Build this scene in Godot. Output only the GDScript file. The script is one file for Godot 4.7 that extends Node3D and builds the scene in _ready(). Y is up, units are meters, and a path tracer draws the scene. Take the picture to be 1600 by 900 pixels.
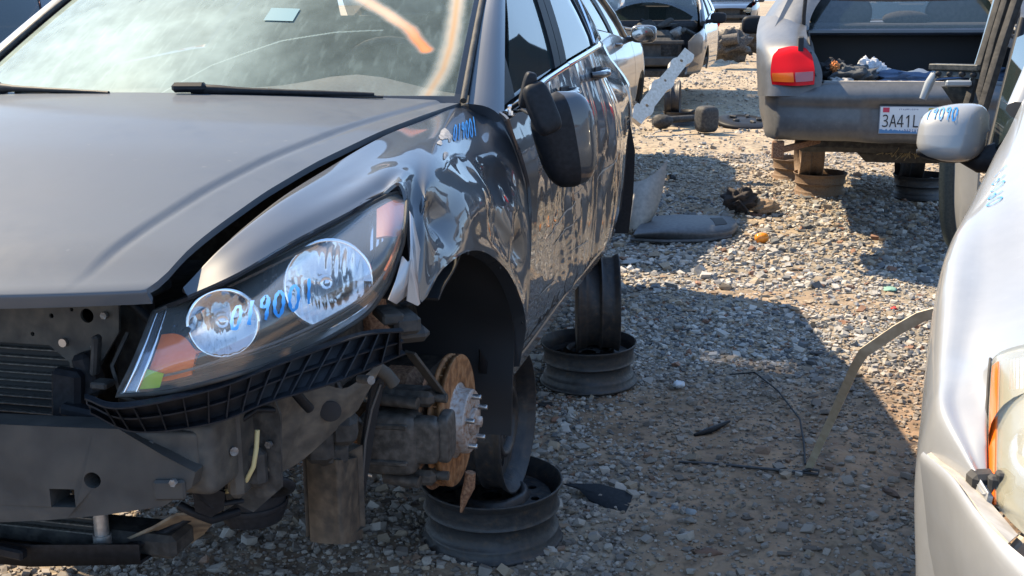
extends Node3D
# A self-service salvage yard: cars without wheels, set on stacked steel rims over gravel.

# ---------------------------------------------------------------- mesh builder
class MB:
	var p := PackedVector3Array()
	var n := PackedVector3Array()
	var uv := PackedVector2Array()
	var col := PackedColorArray()
	var ix := PackedInt32Array()
	var tint := Color(1, 1, 1)
	func vert(a: Vector3, t := Vector2.ZERO) -> int:
		p.append(a); n.append(Vector3.ZERO); uv.append(t); col.append(tint)
		return p.size() - 1
	func tri(a: int, b: int, c: int) -> void:          # counter-clockwise seen from outside
		ix.append(a); ix.append(c); ix.append(b)
		var nn := (p[b] - p[a]).cross(p[c] - p[a])
		n[a] += nn; n[b] += nn; n[c] += nn
	func quad(a: int, b: int, c: int, d: int) -> void:
		tri(a, b, c); tri(a, c, d)
	func face(pts: Array) -> void:                     # a flat polygon fan with vertices of its own
		var i0 := p.size()
		for q in pts: vert(q)
		for k in range(1, pts.size() - 1): tri(i0, i0 + k, i0 + k + 1)
	func mesh() -> ArrayMesh:
		for i in n.size(): n[i] = n[i].normalized() if n[i].length_squared() > 1e-20 else Vector3.UP
		var a := []
		a.resize(Mesh.ARRAY_MAX)
		a[Mesh.ARRAY_VERTEX] = p; a[Mesh.ARRAY_NORMAL] = n; a[Mesh.ARRAY_TEX_UV] = uv
		a[Mesh.ARRAY_COLOR] = col; a[Mesh.ARRAY_INDEX] = ix
		var m := ArrayMesh.new()
		m.add_surface_from_arrays(Mesh.PRIMITIVE_TRIANGLES, a)
		return m
	# rows of points; normal points along (next in row) x (next row)
	func grid(rows: Array, hole = null, flip := false) -> void:
		var nv: int = rows.size()
		var nu: int = rows[0].size()
		var i0 := p.size()
		for j in nv:
			for i in nu: vert(rows[j][i], Vector2(float(i) / (nu - 1), float(j) / (nv - 1)))
		for j in nv - 1:
			for i in nu - 1:
				if hole != null and (hole as Callable).call((i + .5) / (nu - 1), (j + .5) / (nv - 1)): continue
				var a := i0 + j * nu + i
				if flip: quad(a, a + nu, a + nu + 1, a + 1)
				else: quad(a, a + 1, a + nu + 1, a + nu)
	# a sheet with thickness th behind it and closed rims
	func sheet(rows: Array, th: float, flip := false) -> void:
		var nv: int = rows.size()
		var nu: int = rows[0].size()
		var back := []
		for j in nv:
			var r := []
			for i in nu:
				var du: Vector3 = rows[j][mini(i + 1, nu - 1)] - rows[j][maxi(i - 1, 0)]
				var dv: Vector3 = rows[mini(j + 1, nv - 1)][i] - rows[maxi(j - 1, 0)][i]
				var nn := du.cross(dv)
				if nn.length_squared() < 1e-14: nn = Vector3(rows[j][i] - rows[nv / 2][nu / 2]) * 1e-6
				nn = nn.normalized() * (th if flip else -th)
				r.append(rows[j][i] + nn)
			back.append(r)
		grid(rows, null, flip)
		grid(back, null, not flip)
		var edge := func(a: Array, b: Array, f: bool) -> void: grid([a, b], null, f)
		edge.call(rows[0], back[0], not flip)
		edge.call(rows[nv - 1], back[nv - 1], flip)
		var l0 := []; var l1 := []; var r0 := []; var r1 := []
		for j in nv:
			l0.append(rows[j][0]); l1.append(back[j][0]); r0.append(rows[j][nu - 1]); r1.append(back[j][nu - 1])
		edge.call(l0, l1, flip)
		edge.call(r0, r1, not flip)
	func box(c: Vector3, s: Vector3, b := Basis(), ch := -1.0) -> void:   # chamfered box
		var h := s * .5
		var e := ch if ch >= 0.0 else minf(minf(s.x, s.y), s.z) * .12
		e = minf(e, minf(minf(h.x, h.y), h.z) * .95)
		var P := func(x: float, y: float, z: float) -> Vector3: return c + b * Vector3(x, y, z)
		for ax in 3:
			for sg in [-1.0, 1.0]:
				var u := (ax + 1) % 3
				var v := (ax + 2) % 3
				var q := []
				for k in [[-1, -1], [1, -1], [1, 1], [-1, 1]]:
					var w := Vector3.ZERO
					w[ax] = sg * h[ax]; w[u] = k[0] * (h[u] - e); w[v] = k[1] * (h[v] - e)
					q.append(P.call(w.x, w.y, w.z))
				if sg < 0: q.reverse()
				face(q)
		if e <= 0.0: return
		for ax in 3:                                    # twelve edges
			var u := (ax + 1) % 3
			var v := (ax + 2) % 3
			for su in [-1.0, 1.0]:
				for sv in [-1.0, 1.0]:
					var q := []
					for k in [[-1, 0], [1, 0], [1, 1], [-1, 1]]:
						var w := Vector3.ZERO
						w[ax] = k[0] * (h[ax] - e)
						w[u] = su * (h[u] - (e if k[1] == 1 else 0.0)); w[v] = sv * (h[v] - (0.0 if k[1] == 1 else e))
						q.append(P.call(w.x, w.y, w.z))
					if su * sv > 0: q.reverse()
					var nn: Vector3 = (q[1] - q[0]).cross(q[2] - q[0])
					var o := Vector3.ZERO
					o[u] = su; o[v] = sv
					if nn.dot(b * o) < 0: q.reverse()
					face(q)
		for sx in [-1.0, 1.0]:
			for sy in [-1.0, 1.0]:
				for sz in [-1.0, 1.0]:
					var q := [P.call(sx * h.x, sy * (h.y - e), sz * (h.z - e)), P.call(sx * (h.x - e), sy * h.y, sz * (h.z - e)), P.call(sx * (h.x - e), sy * (h.y - e), sz * h.z)]
					var nn: Vector3 = (q[1] - q[0]).cross(q[2] - q[0])
					if nn.dot(b * Vector3(sx, sy, sz)) < 0: q.reverse()
					face(q)
	func rbox(c: Vector3, s: Vector3, b := Basis(), e := .38, nu := 28, nv := 16) -> void:   # a box with generously rounded edges
		var rows := []
		for j in nv + 1:
			var t := -PI * .5 + PI * j / nv
			var l := []
			for i in nu + 1:
				var a := TAU * (i % nu) / nu
				var ct := pow(cos(t), e) if cos(t) > 0 else 0.0
				l.append(c + b * (s * .5 * Vector3(ct * signf(cos(a)) * pow(absf(cos(a)), e), signf(sin(t)) * pow(absf(sin(t)), e), -ct * signf(sin(a)) * pow(absf(sin(a)), e))))
			rows.append(l)
		grid(rows)
	func bar(a: Vector3, b: Vector3, w: float, t: float, up := Vector3.UP) -> void:
		var d := (b - a).normalized()
		var x := up.cross(d)
		x = (x if x.length() > 1e-3 else Vector3.RIGHT.cross(d)).normalized()
		box((a + b) * .5, Vector3(w, t, (b - a).length()), Basis(x, d.cross(x), d))
	func tube(path: Array, r, sides := 8, caps := true) -> void:
		var m: int = path.size()
		var i0 := p.size()
		var x := Vector3.ZERO
		for k in m:
			var d: Vector3 = (path[mini(k + 1, m - 1)] - path[maxi(k - 1, 0)]).normalized()
			if k == 0: x = (Vector3.UP if absf(d.y) < .9 else Vector3.RIGHT).cross(d).normalized()
			else: x = (x - d * x.dot(d)).normalized()
			var y := d.cross(x)
			var rr: float = r if not (r is Array) else r[k]
			for s in sides + 1:
				var a := TAU * s / sides
				vert(path[k] + (x * cos(a) + y * sin(a)) * rr, Vector2(float(s) / sides, float(k) / (m - 1)))
		for k in m - 1:
			for s in sides:
				var a := i0 + k * (sides + 1) + s
				quad(a, a + 1, a + sides + 2, a + sides + 1)
		if caps:
			for e in 2:
				var k := 0 if e == 0 else m - 1
				var q := []
				for s in sides: q.append(p[i0 + k * (sides + 1) + s])
				if e == 0: q.reverse()
				face(q)
	func lathe(prof: Array, seg: int, xf := Transform3D(), a0 := 0.0, a1 := TAU) -> void:   # [r, y], going up on the outside
		var rows := []
		for q in prof:
			var r := []
			for s in seg + 1:
				var a := a0 + (a1 - a0) * s / seg
				r.append(xf * Vector3(q[0] * cos(a), q[1], -q[0] * sin(a)))
			rows.append(r)
		grid(rows)
	# a flat plate: outline in 2D (with round or other holes), laid by xf (x, y in the plane, z out), th thick
	func plate(outline: PackedVector2Array, th: float, xf: Transform3D, holes := []) -> void:
		var o := outline.duplicate()
		if not Geometry2D.is_polygon_clockwise(o): o.reverse()
		o.reverse()                                     # now counter-clockwise
		var loops := [o]
		var xs := [-1e3]
		for h in holes:
			var hh: PackedVector2Array = h.duplicate()
			if not Geometry2D.is_polygon_clockwise(hh): hh.reverse()
			loops.append(hh)
			var mid := Vector2.ZERO
			for q in hh: mid += q / hh.size()
			xs.append(mid.x)
		xs.append(1e3)
		xs.sort()
		for k in xs.size() - 1:                         # strips cut through the middle of every hole need no inner loops
			if xs[k + 1] - xs[k] < 1e-5: continue
			var pieces: Array = Geometry2D.intersect_polygons(o, PackedVector2Array([Vector2(xs[k], -1e3), Vector2(xs[k + 1], -1e3), Vector2(xs[k + 1], 1e3), Vector2(xs[k], 1e3)]))
			for h in holes:
				var left := []
				for q in pieces: left.append_array(Geometry2D.clip_polygons(q, h))
				pieces = left
			for poly in pieces:
				var t := Geometry2D.triangulate_polygon(poly)
				for side in 2:
					var i0 := p.size()
					for q in poly: vert(xf * Vector3(q.x, q.y, th * .5 if side == 0 else -th * .5), q)
					for c in range(0, t.size(), 3):
						var ccw: bool = (poly[t[c + 1]] - poly[t[c]]).cross(poly[t[c + 2]] - poly[t[c]]) > 0
						if ccw == (side == 0): tri(i0 + t[c], i0 + t[c + 1], i0 + t[c + 2])
						else: tri(i0 + t[c], i0 + t[c + 2], i0 + t[c + 1])
		for l in loops:
			for k in l.size():
				var a: Vector2 = l[k]
				var b: Vector2 = l[(k + 1) % l.size()]
				face([xf * Vector3(a.x, a.y, -th * .5), xf * Vector3(b.x, b.y, -th * .5), xf * Vector3(b.x, b.y, th * .5), xf * Vector3(a.x, a.y, th * .5)])
	func blob(c: Vector3, s: Vector3, noise: FastNoiseLite, amp: float, nu := 14, nv := 9, b := Basis()) -> void:
		var rows := []
		for j in nv + 1:
			var r := []
			for i in nu + 1:
				var th := PI * (1.0 - float(j) / nv)
				var ph := TAU * (i % nu) / nu
				var d := Vector3(sin(th) * cos(ph), cos(th), -sin(th) * sin(ph))
				r.append(c + b * (d * s * (1.0 + amp * noise.get_noise_3dv(d * 1.5 + c * 7.0))))
			rows.append(r)
		grid(rows)

# a smooth surface through a net of points, net[row][column]
class Net:
	var q := []
	func _init(rows: Array) -> void: q = rows
	static func cr(a: Vector3, b: Vector3, c: Vector3, d: Vector3, t: float) -> Vector3:
		return b + .5 * t * (c - a + t * (2.0 * a - 5.0 * b + 4.0 * c - d + t * (3.0 * (b - c) + d - a)))
	static func line(l, t: float) -> Vector3:
		var m: int = l.size()
		var f := clampf(t, 0, 1) * (m - 1)
		var i := mini(int(f), m - 2)
		var b: Vector3 = l[i]
		var c: Vector3 = l[i + 1]
		var a: Vector3 = l[i - 1] if i > 0 else b * 2.0 - c
		var d: Vector3 = l[i + 2] if i + 2 < m else c * 2.0 - b
		return cr(a, b, c, d, f - i)
	func at(u: float, v: float) -> Vector3:             # v picks the row
		var m: int = q.size()
		var f := clampf(v, 0, 1) * (m - 1)
		var i := mini(int(f), m - 2)
		var b := line(q[i], u)
		var c := line(q[i + 1], u)
		var a := line(q[i - 1], u) if i > 0 else b * 2.0 - c
		var d := line(q[i + 2], u) if i + 2 < m else c * 2.0 - b
		return cr(a, b, c, d, f - i)
	func normal(u: float, v: float) -> Vector3:
		var e := .01
		return (at(minf(u + e, 1), v) - at(maxf(u - e, 0), v)).cross(at(u, minf(v + e, 1)) - at(u, maxf(v - e, 0))).normalized()
	func rows(nu: int, nv: int, u0 := 0.0, u1 := 1.0, v0 := 0.0, v1 := 1.0, disp = null) -> Array:
		var r := []
		for j in nv + 1:
			var l := []
			for i in nu + 1:
				var u := lerpf(u0, u1, float(i) / nu)
				var v := lerpf(v0, v1, float(j) / nv)
				var s := at(u, v)
				if disp != null: s += normal(u, v) * float((disp as Callable).call(s, u, v))
				l.append(s)
			r.append(l)
		return r

func V(f: Array) -> Array:
	var r := []
	for i in range(0, f.size(), 3): r.append(Vector3(f[i], f[i + 1], f[i + 2]))
	return r
func circle(c: Vector2, r: float, k := 18, e := 1.0) -> PackedVector2Array:
	var o := PackedVector2Array()
	for i in k: o.append(c + Vector2(cos(TAU * i / k) * r * e, sin(TAU * i / k) * r))
	return o
func rect(x0: float, y0: float, x1: float, y1: float) -> PackedVector2Array:
	return PackedVector2Array([Vector2(x0, y0), Vector2(x1, y0), Vector2(x1, y1), Vector2(x0, y1)])
func smooth(a: float, b: float, x: float) -> float: return smoothstep(a, b, x)
func fnoise(seed_: int, freq: float, type := FastNoiseLite.TYPE_SIMPLEX_SMOOTH, oct := 4) -> FastNoiseLite:
	var f := FastNoiseLite.new()
	f.seed = seed_; f.frequency = freq; f.noise_type = type; f.fractal_octaves = oct
	return f

# ---------------------------------------------------------------- scene tree helpers
var used := {}
func numbered(s: String) -> String:
	var k: int = used.get(s, -1) + 1
	used[s] = k
	return s if k == 0 else "%s_%03d" % [s, k]
func thing(called: String, label: String, category: String, at := Vector3.ZERO, rot := Vector3.ZERO, group := "") -> Node3D:
	var o := Node3D.new()
	o.name = numbered(called); add_child(o)
	o.position = at; o.rotation = rot
	return tag(o, label, category, group)
func tag(o: Node3D, label: String, category: String, group := "", kind := "") -> Node3D:
	if label: o.set_meta("label", label)
	if category: o.set_meta("category", category)
	if group: o.set_meta("group", group)
	if kind: o.set_meta("kind", kind)
	return o
func obj(called: String, b, m: Material, parent: Node = null) -> MeshInstance3D:
	var o := MeshInstance3D.new()
	o.mesh = b.mesh() if b is MB else b
	o.material_override = m
	if parent == null:
		o.name = numbered(called); add_child(o)
	else:
		var k := 0
		var nm := called
		while parent.has_node(nm):
			k += 1; nm = "%s_%03d" % [called, k]
		o.name = nm; parent.add_child(o)
	return o
func copy(src: Node3D, label: String, at: Vector3, rot := Vector3.ZERO) -> Node3D:
	var r: Node3D = src.duplicate()
	r.name = numbered(String(src.name).rstrip("0123456789").rstrip("_")); add_child(r)
	r.position = at; r.rotation = rot
	r.set_meta("label", label)
	return r

# ---------------------------------------------------------------- materials
var M := {}
var noise_img := {}
func lin(c: Color) -> Color: return c.linear_to_srgb()
func img(key: String, size: int, freq: float, seed_: int, oct := 4, type := FastNoiseLite.TYPE_SIMPLEX_SMOOTH) -> Image:
	if not noise_img.has(key):
		var f := fnoise(seed_, freq, type, oct)
		noise_img[key] = f.get_seamless_image(size, size, false, false, .15, true)
	return noise_img[key]
func ramp_tex(im: Image, cols: Array, lo := .25, hi := .75) -> ImageTexture:   # grey picture through a ramp of linear colours
	var s := im.get_width()
	var data := PackedByteArray()
	data.resize(s * s * 3)
	var src := im.duplicate()
	src.convert(Image.FORMAT_L8)
	var d: PackedByteArray = src.get_data()
	var lut := PackedByteArray()
	for v in 256:
		var t := clampf((v / 255.0 - lo) / (hi - lo), 0, 1) * (cols.size() - 1)
		var i := mini(int(t), cols.size() - 2)
		var c: Color = lin((cols[i] as Color).lerp(cols[i + 1], t - i))
		lut.append(int(clampf(c.r, 0, 1) * 255)); lut.append(int(clampf(c.g, 0, 1) * 255)); lut.append(int(clampf(c.b, 0, 1) * 255))
	for k in s * s:
		var v := d[k] * 3
		data[k * 3] = lut[v]; data[k * 3 + 1] = lut[v + 1]; data[k * 3 + 2] = lut[v + 2]
	var o := Image.create_from_data(s, s, false, Image.FORMAT_RGB8, data)
	return ImageTexture.create_from_image(o)
func plain(c: Color, rough := .6, metal := 0.0) -> StandardMaterial3D:
	var m := StandardMaterial3D.new()
	m.albedo_color = lin(c); m.roughness = rough; m.metallic = metal
	m.cull_mode = BaseMaterial3D.CULL_DISABLED
	return m
# a worn surface: ramp of colours over noise, object-space triplanar
func worn(key: String, cols: Array, rough: float, metal := 0.0, scale := 3.0, lo := .25, hi := .75, bump := 0.0) -> StandardMaterial3D:
	var m := plain(Color(1, 1, 1), rough, metal)
	var im: Image = noise_img[key]
	m.albedo_texture = ramp_tex(im, cols, lo, hi)
	m.uv1_triplanar = true
	m.uv1_scale = Vector3.ONE * scale
	if bump > 0.0:
		m.normal_enabled = true
		m.normal_texture = bump_tex(key)
		m.normal_scale = bump
	return m
var bumps := {}
func bump_tex(key: String) -> ImageTexture:
	if not bumps.has(key):
		var b: Image = noise_img[key].duplicate()
		b.convert(Image.FORMAT_RGBA8)
		b.bump_map_to_normal_map(6.0)
		bumps[key] = ImageTexture.create_from_image(b)
	return bumps[key]
func rough_map(m: StandardMaterial3D, key: String, lo: float, hi: float) -> void:
	m.roughness = 1.0
	m.roughness_texture = ramp_tex(noise_img[key], [Color(lo, lo, lo).srgb_to_linear(), Color(hi, hi, hi).srgb_to_linear()])
	m.roughness_texture_channel = BaseMaterial3D.TEXTURE_CHANNEL_RED

func gray8(key: String) -> PackedByteArray:
	var i: Image = noise_img[key].duplicate()
	i.convert(Image.FORMAT_L8)
	return i.get_data()
func make_materials() -> void:
	img("cloud", 512, .006, 3, 5)
	img("speck", 512, .05, 5, 3)
	img("grain", 512, .025, 9, 5)
	img("cell", 512, .03, 11, 2, FastNoiseLite.TYPE_CELLULAR)
	# broad stains, fine speckle and a few drop marks in one picture
	var mix := Image.create(512, 512, false, Image.FORMAT_L8)
	var c0: PackedByteArray = gray8("cloud")
	var c1: PackedByteArray = gray8("speck")
	var c2: PackedByteArray = gray8("grain")
	var c3: PackedByteArray = gray8("cell")
	var dd := PackedByteArray()
	dd.resize(512 * 512)
	for k in 512 * 512:
		var v := 34.0 + .26 * c0[k] + .16 * c1[k] + .22 * c2[k]
		if c1[k] > 214: v += (c1[k] - 214) * 2.2
		if c3[k] < 26 and c2[k] > 130: v += 30.0
		dd[k] = int(clampf(v, 0, 255))
	mix.set_data(512, 512, false, Image.FORMAT_L8, dd)
	noise_img["dust"] = mix
	var g := func(v: float) -> Color: return Color(v, v, v)
	# dark grey metallic paint
	var m := worn("cloud", [Color(.019, .0225, .029), Color(.026, .030, .037)], .5, .1, 1.4)
	m.clearcoat_enabled = true; m.clearcoat = 1.0; m.clearcoat_roughness = .03
	M.paint = m
	# the hood: the same paint, sun-bleached and dusty
	m = worn("dust", [Color(.046, .056, .070), Color(.068, .079, .094), Color(.080, .090, .102), Color(.155, .16, .165)], .7, .0, .9, .15, .9)
	rough_map(m, "dust", .6, .8)
	m.metallic_specular = .3
	m.clearcoat_enabled = true; m.clearcoat = .3; m.clearcoat_roughness = .12
	M.hood = m
	m = worn("speck", [Color(.007, .008, .010), Color(.014, .015, .018)], .55, 0, 2.5)
	m.metallic_specular = .3
	M.black = m                                        # unpainted black plastic
	m = worn("grain", [Color(.014, .013, .012), Color(.03, .028, .026), Color(.05, .045, .038)], .75, 0, 2.0, .3, .8, .4)
	M.dirty_black = m
	m = worn("grain", [Color(.042, .039, .036), Color(.062, .057, .050), Color(.09, .08, .066)], .6, .0, 1.4, .2, .85, .2)
	m.metallic_specular = .35
	M.primer = m                                       # grey painted structure with grime
	m = worn("grain", [Color(.032, .031, .030), Color(.044, .042, .039), Color(.058, .053, .047)], .55, .0, .8, .2, .85, .12)
	m.metallic_specular = .35
	M.beam = m
	m = worn("grain", [Color(.1, .075, .05), Color(.19, .14, .09), Color(.26, .2, .13)], .75, 0, 2.0, .25, .8, .3)
	M.tan_dirt = m
	m = worn("grain", [Color(.13, .055, .022), Color(.24, .105, .035), Color(.30, .16, .075)], .65, .3, 2.4, .25, .75, .3)
	M.rust = m
	m = worn("speck", [Color(.10, .05, .03), Color(.2, .1, .055), Color(.28, .17, .1)], .8, .2, 4.0, .25, .75, .6)
	M.rust_dark = m
	m = worn("grain", [Color(.016, .017, .020), Color(.024, .024, .026), Color(.040, .034, .030), Color(.085, .05, .03)], .5, .2, 2.6, .25, .95, .35)
	m.vertex_color_use_as_albedo = true
	M.steel_black = m
	m = worn("grain", [Color(.13, .075, .04), Color(.2, .125, .07), Color(.1, .08, .065)], .75, .2, 3.5, .3, .8, .4)
	M.rim_rust = m
	M.steel = plain(Color(.42, .41, .40), .35, 1.0)
	m = worn("speck", [Color(.13, .125, .12), Color(.23, .22, .21)], .55, .6, 3.0, .25, .75, .5)
	M.cast = m
	M.chrome = plain(Color(.75, .76, .78), .08, 1.0)
	M.bowl = plain(Color(.80, .81, .83), .06, 1.0)
	M.alu = worn("speck", [Color(.3, .29, .28), Color(.42, .41, .4)], .45, .7, 3.0)
	M.fin = worn("speck", [Color(.10, .095, .085), Color(.2, .19, .17)], .5, .5, 4.0)
	m = plain(Color(.02, .02, .022), .85); M.dark = m
	m = plain(Color(.008, .009, .011), .7); M.liner = m
	# glass
	m = plain(Color(.02, .03, .03), .02)
	m.transparency = BaseMaterial3D.TRANSPARENCY_ALPHA; m.albedo_color.a = .8
	M.side_glass = m
	m = plain(Color(.03, .05, .045), .03)
	m.transparency = BaseMaterial3D.TRANSPARENCY_ALPHA; m.albedo_color.a = .22
	M.clear_glass = m
	m = plain(Color(.42, .43, .42), .02)
	m.transparency = BaseMaterial3D.TRANSPARENCY_ALPHA; m.albedo_color.a = .08
	M.lens = m
	m = plain(Color(.62, .58, .42), .2)
	m.transparency = BaseMaterial3D.TRANSPARENCY_ALPHA; m.albedo_color.a = .2
	M.old_lens = m
	m = plain(Color(.7, .13, .012), .15); m.backlight = Color(.2, .04, .01); M.amber = m
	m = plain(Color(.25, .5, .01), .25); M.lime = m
	m = plain(Color(.55, .008, .012), .12); m.backlight = Color(.3, .01, .01); m.metallic_specular = .25; M.red_lens = m
	M.blue_ink = plain(Color(.015, .20, .50), .6)
	M.cloth = worn("grain", [Color(.025, .025, .028), Color(.05, .05, .055)], .95, 0, 3.0)
	# other car paints
	m = worn("dust", [Color(.215, .219, .22), Color(.265, .268, .266)], .45, .1, 1.2, .25, .75)
	m.clearcoat_enabled = true; m.clearcoat = .8; m.clearcoat_roughness = .06
	M.white_paint = m
	m = worn("dust", [Color(.062, .063, .065), Color(.09, .091, .092), Color(.13, .128, .123)], .5, .2, 1.6, .25, .75)
	m.clearcoat_enabled = true; m.clearcoat = .35; m.clearcoat_roughness = .25
	M.faded_gray = m
	m = worn("cloud", [Color(.085, .087, .09), Color(.11, .112, .114)], .38, .5, 1.2)
	m.clearcoat_enabled = true; m.clearcoat = .9; m.clearcoat_roughness = .04
	M.silver = m
	m = worn("cloud", [Color(.22, .02, .03), Color(.3, .03, .04)], .4, .1, 1.2)
	m.clearcoat_enabled = true; m.clearcoat = .8; m.clearcoat_roughness = .08
	M.red_paint = m
	m = worn("cloud", [Color(.012, .016, .026), Color(.02, .024, .036)], .4, .2, 1.2)
	m.clearcoat_enabled = true; m.clearcoat = .8; m.clearcoat_roughness = .06
	M.navy = m
	m = worn("grain", [Color(.36, .31, .25), Color(.52, .47, .4)], .7, 0, 2.0, .3, .75)
	M.cream_plastic = m
	m = worn("grain", [Color(.20, .19, .175), Color(.3, .28, .25)], .7, 0, 2.0, .3, .75)
	M.gray_plastic = m
	m = worn("grain", [Color(.05, .055, .062), Color(.085, .09, .098)], .6, 0, 2.0, .3, .75)
	M.trim_plastic = m
	m = worn("grain", [Color(.36, .3, .21), Color(.5, .44, .33)], .55, .1, 2.0, .3, .75)
	M.tan_strip = m

# handwriting: strokes of a few figures in a unit box, laid over a surface by a function (x, y) -> [point, normal]
const GLYPH := {
	"0": [[.5, 1, .2, .8, .12, .4, .3, .05, .62, .02, .85, .35, .82, .75, .55, 1]],
	"1": [[.55, 1, .5, .5, .45, 0]],
	"9": [[.8, .85, .5, 1, .2, .82, .3, .55, .65, .6, .82, .85, .75, .4, .62, 0]],
	"6": [[.75, 1, .35, .7, .18, .3, .4, .02, .75, .12, .78, .4, .45, .5, .22, .3]],
	"/": [[.7, 1, .3, 0]],
}
func write_on(text: String, map: Callable, w: float, m: Material, parent: Node, called := "paint_pen_number") -> void:
	var b := MB.new()
	for k in text.length():
		for st in GLYPH[text[k]]:
			var pts := []
			for i in range(0, st.size(), 2): pts.append(Vector3(st[i], st[i + 1], 0))
			var line := []
			var steps: int = (pts.size() - 1) * 4
			for i in steps + 1:
				var q := Net.line(pts, float(i) / steps)
				line.append(map.call((k + q.x * .8 + .1) / text.length(), q.y))
			var l := []; var r := []
			for i in line.size():
				var d: Vector3 = line[mini(i + 1, line.size() - 1)][0] - line[maxi(i - 1, 0)][0]
				var side := d.cross(line[i][1]).normalized() * w * (.42 + .12 * sin(i * 1.7 + k))
				var up: Vector3 = line[i][1] * .0018
				l.append(line[i][0] - side + up); r.append(line[i][0] + side + up)
			b.grid([l, r], null, true)
	obj(called, b, m, parent)

# ---------------------------------------------------------------- the ground
var hn := fnoise(21, .55, FastNoiseLite.TYPE_SIMPLEX_SMOOTH, 4)
var dn := fnoise(33, .8, FastNoiseLite.TYPE_SIMPLEX_SMOOTH, 4)
func ground_y(x: float, z: float) -> float:
	return hn.get_noise_2d(x, z) * .028 + hn.get_noise_2d(x * 5.0 + 40.0, z * 5.0) * .008 - .002
func gravel_share(x: float, z: float) -> float:       # 0 bare dirt .. 1 closed gravel
	var n := dn.get_noise_2d(x, z) * .9 + dn.get_noise_2d(x * 3.1, z * 3.1) * .45
	var bed := smooth(-4.0, -4.9, z) * (1.0 - smooth(-8.2, -10.5, z) * .6)
	bed = maxf(bed, smooth(.55, .1, x) * .75 * smooth(-9.0, -6.0, z))
	bed *= 1.0 - .55 * smooth(.2, .6, x) * smooth(-4.9, -4.2, z)
	bed *= 1.0 - .65 * smooth(.15, .45, dn.get_noise_2d(x * .6 + 9.0, z * .6))
	return clampf(.16 + bed * .85 + n * .35, .04, 1.0)
func make_ground() -> void:
	var xs := []
	var zs := []
	var x := -1.0
	var st := .035
	var right := []
	var p := 0.0
	while p < 260.0:
		right.append(p)
		p += st if p < 3.0 else st * (1.0 + (p - 3.0) * 1.4)
	for i in range(right.size() - 1, 0, -1): xs.append(.6 - right[i])
	for q in right: xs.append(.6 + q)
	p = 0.0
	var fwd := []
	while p < 330.0:
		fwd.append(p)
		p += st if p < 7.0 else st * (1.0 + (p - 7.0) * 1.0)
	var back := [120.0, 60.0, 30.0, 14.0, 7.0, 3.5, 1.8, .8, .3]
	for q in back: zs.append(-1.2 + q)
	for q in fwd: zs.append(-1.2 - q)
	var b := MB.new()
	var i0 := 0
	for j in zs.size():
		for i in xs.size():
			var g := gravel_share(xs[i], zs[j])
			var far := smooth(-9.0, -14.0, zs[j])
			var dirt := Color(.235, .15, .09).lerp(Color(.30, .22, .135), smooth(-4.5, -8.0, zs[j]))
			var c := dirt.lerp(Color(.23, .195, .15).lerp(Color(.29, .24, .17), far), g)
			c = c * (1.0 + .5 * dn.get_noise_2d(xs[i] * 4.0, zs[j] * 4.0 + 70.0))
			c.a = 1.0
			b.tint = c
			b.vert(Vector3(xs[i], ground_y(xs[i], zs[j]), zs[j]), Vector2(xs[i], zs[j]))
	var nx := xs.size()
	for j in zs.size() - 1:
		for i in nx - 1:
			var a := j * nx + i
			b.quad(a, a + nx, a + nx + 1, a + 1) if zs[j + 1] > zs[j] else b.quad(a, a + 1, a + nx + 1, a + nx)
	var m := worn("grain", [Color(.5, .5, .5), Color(1, 1, 1), Color(1, .98, .94)], .95, 0, .9, .2, .8, .9)
	m.vertex_color_use_as_albedo = true
	m.uv1_world_triplanar = true
	var g := obj("ground", b, m)
	tag(g, "tan dirt and grey gravel ground of the salvage yard", "ground", "", "structure")

func stone_mesh(seed_: int, sub: int) -> ArrayMesh:
	var r := RandomNumberGenerator.new()
	r.seed = seed_
	var cuts := []
	for k in 9: cuts.append([Vector3(r.randfn(), r.randfn(), r.randfn()).normalized(), r.randf_range(.42, .85)])
	var b := MB.new()
	var rows := []
	var nv := sub
	var nu := sub + 3
	for j in nv + 1:
		var l := []
		for i in nu + 1:
			var th := PI * (1.0 - float(j) / nv)
			var ph := TAU * (i % nu) / nu
			var d := Vector3(sin(th) * cos(ph), cos(th), -sin(th) * sin(ph))
			var rad := 1.0
			for c in cuts:
				var dd: float = d.dot(c[0])
				if dd > .05: rad = minf(rad, c[1] / dd)
			l.append(d * rad * Vector3(1, .68, .82))
		rows.append(l)
	for j in nv:
		for i in nu:
			if j > 0: b.face([rows[j][i], rows[j][i + 1], rows[j + 1][i + 1]])
			if j < nv - 1: b.face([rows[j][i], rows[j + 1][i + 1], rows[j + 1][i]])
			elif j == nv - 1: pass
	return b.mesh()

func crushed_stone(seed_: int) -> ArrayMesh:            # a broken block: eight uneven corners, some cut off
	var r := RandomNumberGenerator.new()
	r.seed = seed_
	var c := []
	for k in 8: c.append(Vector3(-1 if k & 1 == 0 else 1, -1 if k & 2 == 0 else 1, -1 if k & 4 == 0 else 1) * Vector3(r.randf_range(.5, 1.0), r.randf_range(.35, .75), r.randf_range(.45, .9)))
	var b := MB.new()
	for f in [[0, 4, 6, 2], [1, 3, 7, 5], [0, 1, 5, 4], [2, 6, 7, 3], [0, 2, 3, 1], [4, 5, 7, 6]]:
		var m := Vector3.ZERO
		for i in f: m += (c[i] as Vector3) * .25
		m *= r.randf_range(1.0, 1.22)
		for i in 4: b.face([c[f[i]], c[f[(i + 1) % 4]], m])
	return b.mesh()

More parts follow.
